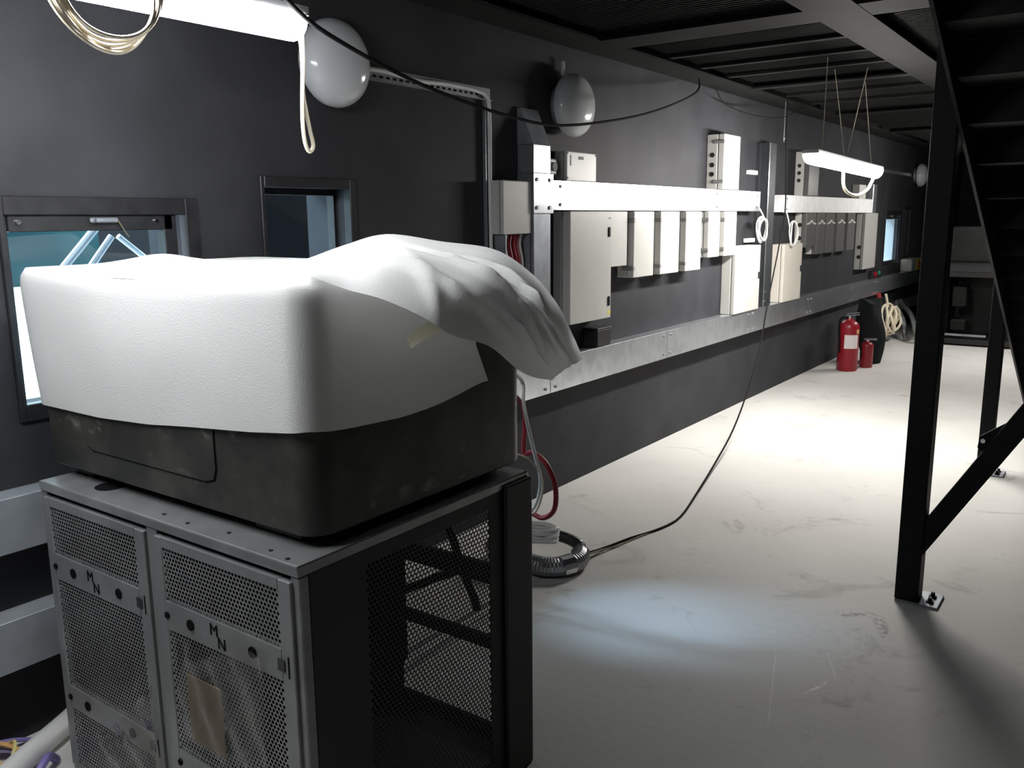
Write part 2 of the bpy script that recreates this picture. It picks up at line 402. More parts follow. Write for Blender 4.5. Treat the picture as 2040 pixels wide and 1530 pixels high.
# windows
def window(n, a, b, z0, z1, fw, depth, glass_x, sash=True, shutter=False):
    fr = MB()
    X0, X1 = -0.03, 0.012
    fr.box(X0, X1, a - .012, a + .006, z0 - .012, z1 + .012, .003); fr.box(X0, X1, b - fw * .45, b + .012, z0 - .012, z1 + .012, .003)
    fr.box(X0, X1, a + .006, b - fw * .45, z0 - .012, z0 + fw * .45, .003); fr.box(X0, X1, a + .006, b - fw * .45, z1 - fw * .5, z1 + .012, .003)
    root = struct(fr.build('window_%d' % n, M['win_frame'], loc=(0, (a + b) / 2, z0)))
    if sash:
        s = MB(); g0, g1 = a + .018, b - fw
        s.box(-.045, .002, a + .006, a + .014, z0 + .012, z1 - fw * .5, .002); s.box(-.045, .002, g1 - .03, g1 + .015, z0 + .012, z1 - fw * .5, .002)
        s.box(-.045, .002, g0, g1, z0 + .01, z0 + .028, .002); s.box(-.045, .002, g0, g1, z1 - .09, z1 - fw * .5, .002)
        so = s.build('sash', M['win_frame'], root)
        MB().box(-.028, -.022, a + .02, g1 - .02, z0 + .02, z1 - .085).build('pane', M['glass'], so)
        for yy in (a + .045, b - .145): MB().cyl((.0, yy, z1 - .062), (.010, yy, z1 - .062), .007, 10).build('screw', M['chrome'], root)
        MB().box(.002, .016, a + .255, a + .345, z1 - .066, z1 - .05, .004).cyl((.006, a + .27, z1 - .058), (.03, a + .27, z1 - .058), .006, 8).build('handle', M['galv_dark'], root)
        MB().tube([(.012, a + .345, z1 - .06), (.012, a + .36, z1 - .085), (-.01, a + .39, z1 - .11)], .002, 6).build('cord', M['olive_cable'], root)
    else:
        MB().box(glass_x - .004, glass_x + .004, a, b, z0, z1).build('pane', M['glass'], root)
        MB().box(glass_x - .02, glass_x + .02, a, b, z1 - .05, z1).box(glass_x - .02, glass_x + .02, a, a + .012, z0, z1 - .05).box(glass_x - .02, glass_x + .02, b - .014, b, z0, z1 - .05).build('sash', M['win_frame'], root)
    if shutter:
        MB().box(-TH + .005, -TH + .03, a, b, z0, z1).build('shutter', M['black'], root)
    return root
window(1, 1.175, 1.80, 0.985, 1.615, .085, 0, 0)
window(2, 2.09, 2.545, 0.985, 1.70, .055, 0, -.12, sash=False)
w3 = window(3, 11.66, 12.50, 0.94, 1.60, .085, 0, 0)
MB().box(-.275, -.05, 12.475, 12.499, .945, 1.50).box(-.275, -.05, 11.70, 12.475, .941, .955).build('daylit_lining', M['white_pvc'], w3)  # added white lining, puts the daylight on jamb and sill into colour
window(4, 12.66, 13.12, 0.98, 1.665, .055, 0, -.12, sash=False, shutter=True)

# outside, seen through the panes
tag(MB().box(-60, -0.30, -40, 60, -0.35, -0.15).build('paved_yard', M['ground']), 'pale paved yard outside the windows', 'ground', kind='structure')
tag(MB().box(-24, -22, -30, 60, -0.15, 3.6, .05).build('building_facade', M['hedge']), 'long dark teal building facade across the yard, seen through the square window', 'building')
sh = empty('dark_shed', (-3.6, 5.4, -.15), 'dark shed outside, behind the narrow window', 'shed')
MB().box(-4.4, -3.0, 3.9, 7.2, -.15, 2.2).build('walls', M['black'], sh)
MB().box(-4.5, -2.9, 3.8, 7.3, 2.2, 2.28).build('roof', M['win_frame'], sh)
sf = empty('reflection_bars', (-1.0, 2.3, -0.15), 'white pole bars outside the square window, in place of lamp reflections on its glass', 'reflection')  # added bars that stand in for lamp reflections in the pane
MB().box(-1.02, -.98, 2.275, 2.345, -.15, 2.2).build('post', M['streak'], sf)
MB().cyl((-1.05, 1.80, 1.287), (-1.05, 2.03, 1.525), .017, 10).build('brace', M['streak'], sf)
MB().cyl((-1.05, 1.94, 1.30), (-1.05, 2.10, 1.49), .015, 10).build('brace', M['streak'], sf)
MB().cyl((-1.05, 2.13, 1.49), (-1.05, 2.30, 1.35), .013, 10).build('brace', M['streak'], sf)
MB().box(-1.07, -.99, 1.78, 2.4, 1.26, 1.29).build('rail', M['streak'], sf)

# ------------------------------------------------------------------ steel platform overhead
Z0 = 2.45
def beam(x0, x1, y0, y1, along, label, grp):
    root = empty('steel_beam', ((x0 + x1) / 2, (y0 + y1) / 2, Z0), label, 'beam', grp)
    MB().box(x0, x1, y0, y1, Z0, Z0 + .014).build('bottom_flange', M['ceil_steel'], root)
    MB().box(x0, x1, y0, y1, Z0 + .18, Z0 + .194).build('top_flange', M['ceil_steel'], root)
    if along == 'y': MB().box((x0 + x1) / 2 - .005, (x0 + x1) / 2 + .005, y0, y1, Z0 + .014, Z0 + .18).build('web', M['ceil_steel'], root)
    else: MB().box(x0, x1, (y0 + y1) / 2 - .005, (y0 + y1) / 2 + .005, Z0 + .014, Z0 + .18).build('web', M['ceil_steel'], root)
    return root
beam(0.03, 0.24, -2.8, 16.0, 'y', 'long steel beam under the mesh ceiling, running along the dark wall above the white boxes', 'platform beams')
beam(1.29, 1.52, -2.8, 16.0, 'y', 'wide grey steel beam overhead, just left of the top of the near black post', 'platform beams')
beam(1.94, 2.05, -2.8, 16.0, 'y', 'narrow steel edge beam carried on the black posts', 'platform beams')
for i, yc in enumerate((0.1, 2.15, 4.25, 6.33, 8.42, 10.52, 12.6)):
    wd = .26 if i == 2 else .09
    nm = ['behind the near lamp', 'above the near round wall lamp', 'nearest wide one, above the second round wall lamp', 'where the black overhead cable is tied', 'crossing above the far lamp', 'beyond the far lamp', 'farthest of all'][i]
    for a, b in ((0.24, 1.29), (1.52, 1.94)):
        bm_ = MB().box(a, b, yc - wd / 2, yc + wd / 2, Z0 + .002, Z0 + .014)
        root = empty('cross_beam', ((a + b) / 2, yc, Z0), 'steel cross beam under the mesh ceiling, %s, %s bay' % (nm, 'wall' if a < 1 else 'post'), 'beam', 'platform cross beams')
        bm_.build('bottom_flange', M['ceil_steel'], root)
        MB().box(a, b, yc - .005, yc + .005, Z0 + .014, Z0 + .18).build('web', M['ceil_steel'], root)
# grating panels between the beams
ys = (-2.8, 0.1, 2.15, 4.25, 6.33, 8.42, 10.52, 12.6, 16.0)
for i in range(len(ys) - 1):
    for (a, b, tx) in ((0.245, 1.285, 'wall side'), (1.525, 1.935, 'post side')):
        root = empty('grating_panel', ((a + b) / 2, (ys[i] + ys[i + 1]) / 2, Z0 + .045), 'dark mesh grating panel overhead, %s, %s' % (tx, ['behind the camera', 'over the foam covered housing', 'over the near round lamp', 'over the near switch boxes', 'over the tall duct', 'over the far lamp', 'beyond the far lamp', 'at the far end'][i]), 'grating', 'mesh ceiling panels')
        g = MB(); yy = ys[i] + .012
        t = g.bm
        while yy < ys[i + 1] - .012:
            vs = [t.verts.new(p) for p in ((a, yy, 2.495), (b, yy, 2.495), (b, yy, 2.525), (a, yy, 2.525), (a, yy + .005, 2.495), (b, yy + .005, 2.495), (b, yy + .005, 2.525), (a, yy + .005, 2.525))]
            for q in ((0, 1, 2, 3), (5, 4, 7, 6), (4, 5, 1, 0)): t.faces.new([vs[k] for k in q])
            yy += .036
        gb = g.build('bearing_bars', M['grating'], root); gb['kind'] = 'stuff'
        g2 = MB(); xx = a + .03
        while xx < b - .01:
            g2.box(xx, xx + .005, ys[i] + .01, ys[i + 1] - .01, 2.514, 2.525); xx += .1
        g3 = g2.build('cross_rods', M['grating'], root); g3['kind'] = 'stuff'
for i, (yy, nm) in enumerate(((4.9, 'first'), (5.35, 'second'), (5.8, 'third'), (7.0, 'fourth'), (7.6, 'fifth'))):
    tag(MB().box(.25, 1.29, yy, yy + .05, 2.472, 2.493, .002).build('bearer_bar', M['ceil_steel']), 'thin bearer bar laid under the mesh ceiling, %s one beyond the second round wall lamp' % nm, 'bar', 'bearer bars')
for i, (x, y, z0, z1, nm) in enumerate(((.41, 5.0, 2.53, 2.9, 'above the middle of the wall'), (.2, 7.15, 2.14, 2.46, 'above the tall duct'))):
    tag(MB().cyl((x, y, z0), (x, y, z1), .005, 8).cyl((x, y, z0 + .02), (x, y, z0 + .03), .012, 6).build('threaded_rod', M['galv']), 'thin threaded rod hanging from the mesh ceiling, ' + nm, 'rod', 'hanging rods')

# ------------------------------------------------------------------ galvanised trunking
def bolts(pts, x, root, r=.008):
    for (yy, zz) in pts: MB().cyl((x, yy, zz), (x + .006, yy, zz), r, 8).build('bolt', M['galv_dark'], root)
def trunk(name, label, y0, y1, z0, z1, X, joints, btz, mm='galv'):
    root = empty(name, (0, (y0 + y1) / 2, z0), label, 'trunking', 'galvanised trunking')
    J = [y0] + list(joints) + [y1]
    for a, b in zip(J, J[1:]):
        MB().box(0.001, X - .004, a, b, z0 + .004, z1 - .002).box(X - .004, X, a + .002, b - .002, z0, z1 + .001, .0015).box(.02, X - .004, a + .002, b - .002, z1 - .002, z1 + .001).build('cover', M[mm], root)
    for j in joints:
        bolts([(j - .05, z0 + .03), (j - .05, z1 - .03)], X, root)
        bolts([(j + .05, z0 + .03), (j + .05, z1 - .03)], X, root)
    if btz: bolts(btz, X, root)
    return root
trunk('cable_trunking', 'long low galvanised trunking along the wall, running under the white boxes', 1.7, 13.6, .615, .800, .1, (3.86, 5.30, 6.85, 8.4, 9.9, 11.0), None)
trunk('cable_trunking', 'galvanised trunking behind the near cabinet, upper of the two at the left edge', -2.5, 1.69, .625, .785, .1, (0.2,), None, 'galv_mid')
trunk('cable_trunking', 'galvanised trunking behind the near cabinet, lower of the two at the left edge', -2.5, 1.9, .272, .425, .1, (0.2,), None, 'galv_mid')
trunk('cable_trunking', 'bright upper trunking in the first bay, from the near duct to the tall duct', 3.886, 6.95, 1.592, 1.746, .1, (), [(3.96, 1.622), (3.96, 1.716), (6.07, 1.622), (6.07, 1.716), (6.89, 1.622), (6.89, 1.716)])
trunk('cable_trunking', 'upper trunking in the second bay, under the far lamp', 7.52, 10.55, 1.582, 1.73, .1, (), [(7.6, 1.61), (7.6, 1.70)], 'galv_lit')
trunk('cable_trunking', 'short low trunking near the floor at the far end of the wall', 11.3, 14.0, .29, .43, .1, (), None)
# near vertical duct
d = empty('vertical_duct', (0, 3.785, .8), 'galvanised vertical duct with sloped top, left end of the near upper trunking', 'duct', 'galvanised ducts')
MB().box(.001, .1, 3.705, 3.862, .80, 1.575, .002).build('lower_cover', M['galv_dark'], d)
MB().box(.001, .1, 3.705, 3.862, 1.778, 1.918, .002).build('upper_cover', M['galv'], d)
MB().prism([(.001, 1.919), (.1, 1.919), (.02, 2.10), (.001, 2.10)], 1, 3.705, 3.862).build('sloped_hood', M['galv_dark'], d)
MB().box(.001, .1, 3.705, 3.862, 1.576, 1.777).box(.1, .104, 3.70, 3.885, 1.576, 1.777, .002).build('joint_plate', M['galv'], d)
bolts([(3.732, 1.745), (3.85, 1.745), (3.732, 1.605), (3.85, 1.605)], .104, d, .010)
for (yy, zz) in ((.03, 1.86), (.075, 1.86), (.03, 1.80), (.075, 1.80)): MB().cyl((yy, 3.705, zz), (yy, 3.699, zz), .005, 8).build('bolt', M['galv'], d)
# tall vertical duct
d = empty('vertical_duct', (0, 7.18, .8), 'tall galvanised vertical duct between the two bays of boxes', 'duct', 'galvanised ducts')
MB().box(.001, .098, 7.12, 7.29, .801, 2.14, .002).build('cover', M['duct'], d)
MB().box(.097, .101, 7.115, 7.135, .801, 2.14).build('flange', M['galv'], d)
MB().box(.001, .03, 7.09, 7.119, .95, 2.14).build('side_channel', M['duct'], d)
bolts([(7.15, .85), (7.15, .93)], .098, d, .006)
for z in (1.9, 1.36): tag(MB().box(.001, .035, 6.87, 7.05, z - .017, z + .017, .004).build('wall_bracket', M['white_pvc']), 'small white bracket on the wall beside the tall duct, %s one' % ('upper' if z > 1.5 else 'lower'), 'bracket', 'small wall brackets')
# end plate of the second bay
e = empty('end_plate', (0, 10.64, 1.575), 'upright pale end plate closing the second bay of trunking', 'plate')
MB().box(.001, .1, 10.57, 10.73, 1.575, 1.90, .004).build('plate', M['galv'], e)
# perforated cable tray with cable
t = empty('cable_tray', (0, 3.44, 1.40), 'narrow perforated cable tray bent down the wall, behind the foam flap', 'tray')
g = MB(); g.box(.002, .005, 2.45, 3.475, 2.108, 2.165).box(.005, .02, 2.45, 3.475, 2.108, 2.111).build('upper_run', M['galv_dark'], t)
MB().box(.002, .005, 3.415, 3.472, .81, 2.108).box(.005, .022, 3.412, 3.416, .81, 2.108).build('down_run', M['galv'], t)
sl = MB()
for k in range(24): sl.box(.005, .0065, 2.48 + k * .04, 2.50 + k * .04, 2.125, 2.135)
for k in range(30): sl.box(.005, .0065, 3.43, 3.438, .85 + k * .042, .872 + k * .042)
so = sl.build('slots', M['black'], t); so['kind'] = 'stuff'
tag(MB().tube([(.016, 2.45, 2.135), (.016, 2.62, 2.15), (.016, 2.75, 2.152), (.016, 2.95, 2.14), (.016, 3.15, 2.148), (.016, 3.36, 2.142), (.016, 3.43, 2.12), (.016, 3.452, 2.05), (.016, 3.45, 1.7), (.016, 3.453, 1.3), (.016, 3.45, .82)], .010, 8).build('white_cable', M['white_pvc']), 'white cable clipped in the bent cable tray on the wall', 'cable')
tag(MB().box(.001, .004, 10.9, 12.95, 2.065, 2.105).box(.004, .02, 10.9, 12.95, 2.065, 2.068).build('cable_tray', M['galv']), 'thin cable tray leading to the farthest round wall lamps', 'tray')

# ------------------------------------------------------------------ enclosures on the wall
def encl(name, label, y0, y1, z0, z1, X, lid=.035, m='encl', group=None, cat='box', latch=(), clips=False, holes=(), gap=.006, lm=None, lip=False):
    root = empty(name, (0, (y0 + y1) / 2, z0), label, cat, group)
    MB().box(.001, X - lid - gap, y0, y1, z0, z1, .004).build('body', M[m], root)
    MB().box(X - lid - gap - .002, X - lid + .002, y0 + .006, y1 - .006, z0 + .006, z1 - .006).build('gasket', M['grey_clip'], root)
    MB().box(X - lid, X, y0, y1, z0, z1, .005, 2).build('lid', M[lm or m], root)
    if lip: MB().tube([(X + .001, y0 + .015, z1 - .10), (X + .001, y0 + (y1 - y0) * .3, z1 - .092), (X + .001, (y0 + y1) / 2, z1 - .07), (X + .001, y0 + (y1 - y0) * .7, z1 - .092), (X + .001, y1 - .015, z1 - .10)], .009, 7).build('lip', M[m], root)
    for (yy, zz) in latch: MB().box(X, X + .008, yy - .010, yy + .010, zz - .028, zz + .028, .003).build('latch', M['dark_plastic'], root)
    if clips:
        for zz in (z0 + .055, z1 - .055): MB().box(X - lid - .03, X + .004, y0 - .014, y0 + .012, zz - .012, zz + .012, .003).build('hinge_clip', M['grey_clip'], root)
    for (xx, zz, rr_) in holes: MB().cyl((xx, y0 + .001, zz), (xx, y0 - .004, zz), rr_, 14).build('knockout', M['dark_plastic'], root)
    return root
G1 = 'boxes under the first bay of trunking'; G2 = 'boxes under the second bay of trunking'
# left of the near duct
o = encl('switch_box', 'plain grey box on the wall directly left of the near duct', 3.455, 3.70, 1.475, 1.735, .09, .02, group='boxes by the near duct')
cv = empty('wiring_box', (0, 3.56, 1.22), 'open wiring box with red wires, under the grey box left of the near duct', 'box')
MB().box(.001, .008, 3.48, 3.695, 1.2, 1.472).box(.008, .085, 3.48, 3.49, 1.2, 1.472).box(.008, .085, 3.685, 3.695, 1.2, 1.472).box(.008, .085, 3.49, 3.685, 1.2, 1.21).build('tray', M['galv_dark'], cv)
for k, (yy, mm) in enumerate(((3.50, 'paper'), (3.54, 'red_cable'), (3.575, 'red'), (3.60, 'red_cable'), (3.63, 'paper'))):
    MB().tube([(.05, yy + .02, 1.22), (.06, yy + .028, 1.33), (.055, yy + .01, 1.42), (.05, yy + .03, 1.47)], .009, 7).build('wire', M[mm], cv)
# on top of the first bay
o = encl('display_box', 'white box with small printed label standing on the near end of the upper trunking', 4.051, 4.366, 1.748, 1.905, .08, .02, group='boxes on top of the trunking')
MB().box(.08, .081, 4.17, 4.225, 1.865, 1.882).build('printed_label', M['print'], o)
MB().box(.08, .081, 4.085, 4.097, 1.83, 1.885).build('printed_label', M['print'], o)
for (yy, zz) in ((4.062, 1.894), (4.355, 1.894), (4.062, 1.765)): MB().cyl((.08, yy, zz), (.082, yy, zz), .005, 8).build('screw', M['print'], o)
o = empty('wall_socket', (0, 3.97, 1.78), 'small white socket with round face between the near duct and the white display box', 'socket')
MB().box(.001, .05, 3.935, 4.0, 1.778, 1.862, .008, 2).build('plate', M['encl'], o); MB().cyl((.05, 3.972, 1.82), (.058, 3.972, 1.82), .024, 16).build('dial', M['print'], o)
encl('isolator_box', 'tall white box with three side knockouts standing on the upper trunking of the first bay', 6.085, 6.39, 1.748, 2.135, .134, .045, 'encl', 'boxes on top of the trunking', clips=True, holes=((.045, 1.99, .017), (.045, 1.92, .017), (.045, 1.855, .017)))
encl('isolator_box', 'smoked-front box with three side knockouts on the second bay trunking, behind the far lamp', 8.08, 8.36, 1.732, 2.125, .136, .05, 'encl', 'boxes on top of the trunking', holes=((.04, 2.00, .017), (.04, 1.935, .017), (.04, 1.87, .017)), lm='smoked')
tag(MB().box(.001, .08, 10.05, 10.32, 1.732, 1.885, .006, 2).build('small_box', M['encl']), 'small white box standing on the far end of the second bay trunking', 'box')
# below, first bay
o = encl('main_cabinet', 'largest grey enclosure with two door latches, hanging under the near upper trunking', 4.037, 4.495, .97, 1.588, .112, .05, 'encl', G1, latch=((4.465, 1.47), (4.465, 1.07)))
MB().box(.112, .113, 4.455, 4.485, 1.545, 1.552).build('printed_label', M['print'], o); MB().box(.112, .113, 4.455, 4.488, .995, 1.012).build('warning_label', M['yellow'], o)
encl('small_enclosure', 'short grey enclosure squeezed right of the largest grey enclosure', 4.522, 4.725, 1.264, 1.588, .092, .03, 'encl', G1)
encl('breaker_box', 'tall white breaker box, first of three alike under the first bay', 4.765, 5.035, 1.187, 1.588, .116, .045, 'encl', G1, clips=True)
encl('breaker_box', 'tall white breaker box, middle of three alike under the first bay', 5.13, 5.41, 1.187, 1.588, .116, .045, 'encl', G1, clips=True)
encl('breaker_box', 'tall white breaker box, last of three alike under the first bay', 5.515, 5.77, 1.187, 1.588, .116, .045, 'encl', G1, clips=True)
encl('breaker_box', 'shorter white breaker box, left one of the short pair under the first bay', 5.895, 6.10, 1.264, 1.588, .116, .04, 'encl', G1, clips=True)
encl('breaker_box', 'shorter white breaker box, right one of the short pair, above the standing white box', 6.19, 6.42, 1.264, 1.588, .116, .04, 'encl', G1, clips=True)
encl('control_box', 'white box with black latch standing on the low trunking left of the tall duct', 6.436, 6.975, .802, 1.325, .114, .03, 'encl', 'boxes standing on the low trunking', latch=((6.94, 1.08),))
encl('control_box', 'cream box with black latch standing on the low trunking right of the tall duct', 7.569, 8.065, .802, 1.31, .111, .03, 'encl_cream', 'boxes standing on the low trunking', latch=((8.03, 1.08),))
o = empty('black_box', (0, 4.44, .802), 'black box standing on the low trunking under the largest grey enclosure', 'box')
MB().box(.001, .1, 4.362, 4.522, .803, .905, .005).build('body', M['dark_plastic'], o); MB().box(.0, .104, 4.358, 4.526, .905, .915, .003).build('lid', M['dark_plastic'], o)
# below, second bay
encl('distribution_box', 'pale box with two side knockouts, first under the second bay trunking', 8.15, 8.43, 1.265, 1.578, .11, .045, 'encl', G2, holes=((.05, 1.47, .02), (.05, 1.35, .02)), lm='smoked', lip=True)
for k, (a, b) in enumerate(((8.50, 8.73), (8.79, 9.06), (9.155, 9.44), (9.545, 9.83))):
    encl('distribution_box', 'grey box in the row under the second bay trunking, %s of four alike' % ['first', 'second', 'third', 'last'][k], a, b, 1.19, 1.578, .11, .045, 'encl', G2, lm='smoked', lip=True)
encl('distribution_box', 'large grey box with two side knockouts at the far end of the second bay', 10.3, 10.86, .95, 1.578, .1, .035, 'encl', G2, holes=((.05, 1.20, .022), (.05, 1.09, .022)), lm='encl_grey')
# small far devices
o = empty('push_button_station', (0, 11.25, .802), 'small control station with red and green buttons, on the low trunking beyond the second bay', 'switch')
MB().box(.001, .05, 11.0, 11.5, .803, .895, .006).build('body', M['dark_plastic'], o)
MB().cyl((.05, 11.10, .85), (.07, 11.10, .85), .035, 12).build('red_button', M['red'], o); MB().cyl((.05, 11.28, .86), (.07, 11.28, .86), .03, 12).build('green_button', M['green'], o)
o = empty('rotary_switch', (0, 12.95, .802), 'white and yellow rotary switch box with red knob, on the far low trunking', 'switch')
MB().box(.001, .145, 12.70, 13.25, .803, .965, .01).build('body', M['encl'], o)
MB().box(.145, .152, 12.98, 13.24, .81, .96, .004).build('yellow_plate', M['yellow'], o); MB().cyl((.152, 13.13, .88), (.18, 13.13, .88), .045, 14).build('knob', M['red'], o)

# round wall lamps
def globe(y, z, r, label):
    root = empty('round_wall_lamp', (0, y, z), label, 'lamp', 'round wall lamps')
    MB().lathe([(r * .72, .001), (r * .74, .02), (r * .70, .035)], (0, y, z), 0, 32).build('base', M['galv_dark'], root, True)
    prof = [(r * .80, .035), (r * .97, .05), (r, .07), (r * .985, .088), (r * .93, .108), (r * .80, .13), (r * .6, .147), (r * .35, .158), (r * .1, .163), (.003, .164)]
    MB().lathe(prof, (0, y, z), 0, 40).build('opal_dome', M['globe'], root, True)
globe(2.41, 2.135, .162, 'round opal wall lamp behind the end of the near fluorescent lamp')
globe(4.13, 2.145, .165, 'round opal wall lamp above the near duct')
globe(13.2, 2.09, .155, 'nearer of the two far round opal wall lamps')
globe(14.3, 2.09, .155, 'farther of the two far round opal wall lamps, beside the black post')
tag(MB().cyl((.03, 4.09, 2.30), (.03, 4.09, 2.37), .010, 8).build('conduit_stub', M['white_pvc']), 'short white conduit above the second round wall lamp', 'conduit')

# ------------------------------------------------------------------ fluorescent lamps
def batten(x, y0, y1, z0, z1, label, mdiff, hang, R):
    root = empty('fluorescent_lamp', (x, (y0 + y1) / 2, (z0 + z1) / 2), label, 'lamp', 'fluorescent battens')
    n = 14
    def sec(y, z, s):
        pts = []
        for k in range(n + 1):
            a = math.pi * k / n
            pts.append((x + R * s * math.cos(a), y, z + R * .35 - R * 1.25 * s * math.sin(a)))
        return pts
    G = [sec(y0, z0, .3), sec(y0, z0, .85), sec(y0 + .015, z0, 1)] + [sec(y0 + (y1 - y0) * k / 6, z0 + (z1 - z0) * k / 6, 1) for k in range(1, 6)] + [sec(y1 - .015, z1, 1), sec(y1, z1, .85), sec(y1, z1, .3)]
    MB().grid(G).build('diffuser', mdiff, root, True)
    MB().bar((x, y0, z0 + R * .35 + .012), (x, y1, z1 + R * .35 + .012), R * 1.9, .022).build('housing', M['lamp_body'], root)
    for (yy, zt, dx) in hang:
        MB().tube([(x, yy, z0 + .028), (x + dx * .5, yy, (z0 + zt) / 2 + .02), (x + dx, yy, zt)], .003, 6).build('hanging_wire', M['cream_cable'], root)
    return root
batten(.80, .10, 1.600, 2.035, 2.045, 'near fluorescent lamp hung at the upper left, above the foam covered housing', M['near_diff'], ((.3, 2.51, .1), (1.5, 2.51, -.15)), .046)
batten(.97, 5.36, 6.98, 1.900, 1.866, 'far fluorescent lamp hung in front of the second bay of boxes', M['far_diff'], ((5.6, 2.51, .0), (6.1, 2.51, -.1), (6.15, 2.51, .1), (6.8, 2.51, -.08)), .05)
batten(1.58, 9.65, 11.15, 1.95, 1.95, 'third fluorescent lamp, far down the room behind the black staircase', M['third_diff'], ((9.9, 2.51, -.04), (10.9, 2.51, .05)), .05)
tag(MB().tube([(.8, 1.52, 2.15), (.8, 1.579, 2.08), (.8, 1.606, 2.009), (.8, 1.609, 1.946), (.8, 1.604, 1.883), (.8, 1.60, 1.808), (.8, 1.604, 1.755), (.8, 1.617, 1.731), (.8, 1.632, 1.747), (.8, 1.622, 1.791), (.8, 1.612, 1.84), (.8, 1.606, 1.884), (.8, 1.612, 1.96), (.8, 1.612, 2.06)], .0055, 8).build('hanging_cable', M['cream_cable']), 'cream cable hanging in a narrow loop from the end of the near fluorescent lamp', 'cable')
cc = MB()
for k in range(5):
    R_ = .128 - k * .006; pts = []
    for q in range(28):
        a = 2 * math.pi * q / 28
        pts.append((.8 + .05 + .006 * k + .012 * math.sin(a * 2 + k), 1.045 + R_ * math.cos(a) + .004 * math.sin(3 * a + k), 2.045 + (R_ + .02) * math.sin(a)))
    cc.tube(pts, .0045, 7, True, 2)
tag(cc.build('cable_coil', M['cream_cable'], smooth=True), 'cream cable coiled round the near fluorescent lamp, at the upper left', 'cable')
tag(MB().tube([(.97, 6.09, 1.84), (.97, 6.10, 1.77), (.97, 6.15, 1.725), (.97, 6.26, 1.70), (.97, 6.47, 1.69), (.97, 6.72, 1.73), (.97, 6.83, 1.78), (.97, 6.92, 1.845)], .011, 8).build('hanging_cable', M['cream_cable']), 'thick cream cable drooping in a bow under the far fluorescent lamp', 'cable')

# ------------------------------------------------------------------ hanging cables
tag(MB().tube([(.871, 1.46, 2.105), (.861, 1.512, 2.085), (.845, 1.606, 2.047), (.819, 1.75, 2.017), (.782, 1.965, 1.983), (.731, 2.251, 1.954), (.648, 2.727, 1.93), (.554, 3.26, 1.942), (.401, 4.13, 2.058), (.271, 4.864, 2.194), (.153, 5.537, 2.359), (.14, 5.6, 2.45)], .0062, 8).build('overhead_cable', M['black_cable'], smooth=True), 'black cable swagged overhead from the near lamp to the beam along the wall', 'cable')
tag(MB().tube([(.082, 6.0, 2.45), (.10, 6.1, 2.36), (.117, 6.255, 2.327), (.16, 6.548, 2.301), (.229, 7.019, 2.318), (.3, 7.4, 2.45)], .004, 7).build('thin_cable', M['black_cable'], smooth=True), 'thin dark cable sagging below the beam above the tall duct', 'cable')
tag(MB().tube([(.262, 7.02, 2.45), (.26, 7.027, 2.14), (.24, 7.14, 1.75), (.237, 7.147, 1.554), (.274, 6.948, 1.337), (.321, 6.694, 1.093), (.356, 6.507, .914), (.40, 6.25, .60), (.47, 5.85, .345), (.54, 5.42, .155), (.62, 4.95, .06), (.72, 4.45, .016), (.81, 4.02, .006), (.80, 3.80, .006), (.74, 3.60, .006), (.71, 3.465, .006), (.70, 3.33, .02), (.68, 3.22, .03)], .0058, 8).build('floor_cable', M['black_cable'], smooth=True), 'long black cable hanging past the tall duct and trailing over the floor to the conduit', 'cable')
tag(MB().tube([(.815, 3.99, .004), (.80, 3.82, .004), (.76, 3.62, .004), (.735, 3.47, .004), (.71, 3.33, .02), (.70, 3.2, .03)], .0045, 7).build('floor_cable', M['olive_cable'], smooth=True), 'short olive cable on the floor beside the trailing black cable', 'cable')
def coil(name, label, c, R_, n, r, mm, axis='x', squash=1.0, wob=.006, tail=None):
    g = MB()
    for k in range(n):
        pts = []
        for q in range(24):
            a = 2 * math.pi * q / 24; rk = R_ * (1 - .06 * k)
            dd = wob * math.sin(2 * a + k * 1.7)
            if axis == 'x': pts.append((c[0] + k * r * 1.2 + dd, c[1] + rk * math.cos(a) + .3 * wob * k, c[2] + rk * squash * math.sin(a)))
            else: pts.append((c[0] + rk * math.cos(a) + wob * k * .5, c[1] + rk * squash * math.sin(a + .2 * k), c[2] + k * r * 1.3 + abs(dd)))
        g.tube(pts, r, 7, True, 2)
    if tail: g.tube(tail, r, 7)
    return tag(g.build(name, mm, smooth=True), label, 'cable')
coil('cable_coil', 'coil of white cable hanging on the trunking end left of the tall duct', (.125, 6.93, 1.446), .105, 4, .006, M['white_pvc'], squash=.98, tail=[(.11, 6.86, 1.64), (.125, 6.91, 1.59), (.13, 6.985, 1.53)])
coil('cable_coil', 'narrow loop of white cable hanging over the cream standing box', (.13, 7.72, 1.40), .10, 2, .006, M['white_pvc'], squash=1.1, tail=[(.11, 7.56, 1.60), (.125, 7.58, 1.53), (.13, 7.62, 1.45)])
coil('cable_coil', 'large coil of off white cable hanging at the far end of the low trunking', (.16, 11.40, .275), .21, 6, .016, M['cream_cable'], squash=.95, wob=.03, tail=[(.15, 11.3, .60), (.16, 11.34, .52), (.17, 11.36, .44)])
tag(MB().tube([(.12, 11.04, .63), (.13, 11.05, .55), (.13, 11.0, .40), (.13, 11.05, .25), (.13, 11.2, .10), (.15, 11.3, .02)], .03, 8).build('red_cable_bundle', M['red_cable']), 'dark red cable bundle hanging behind the large off white coil', 'cable')
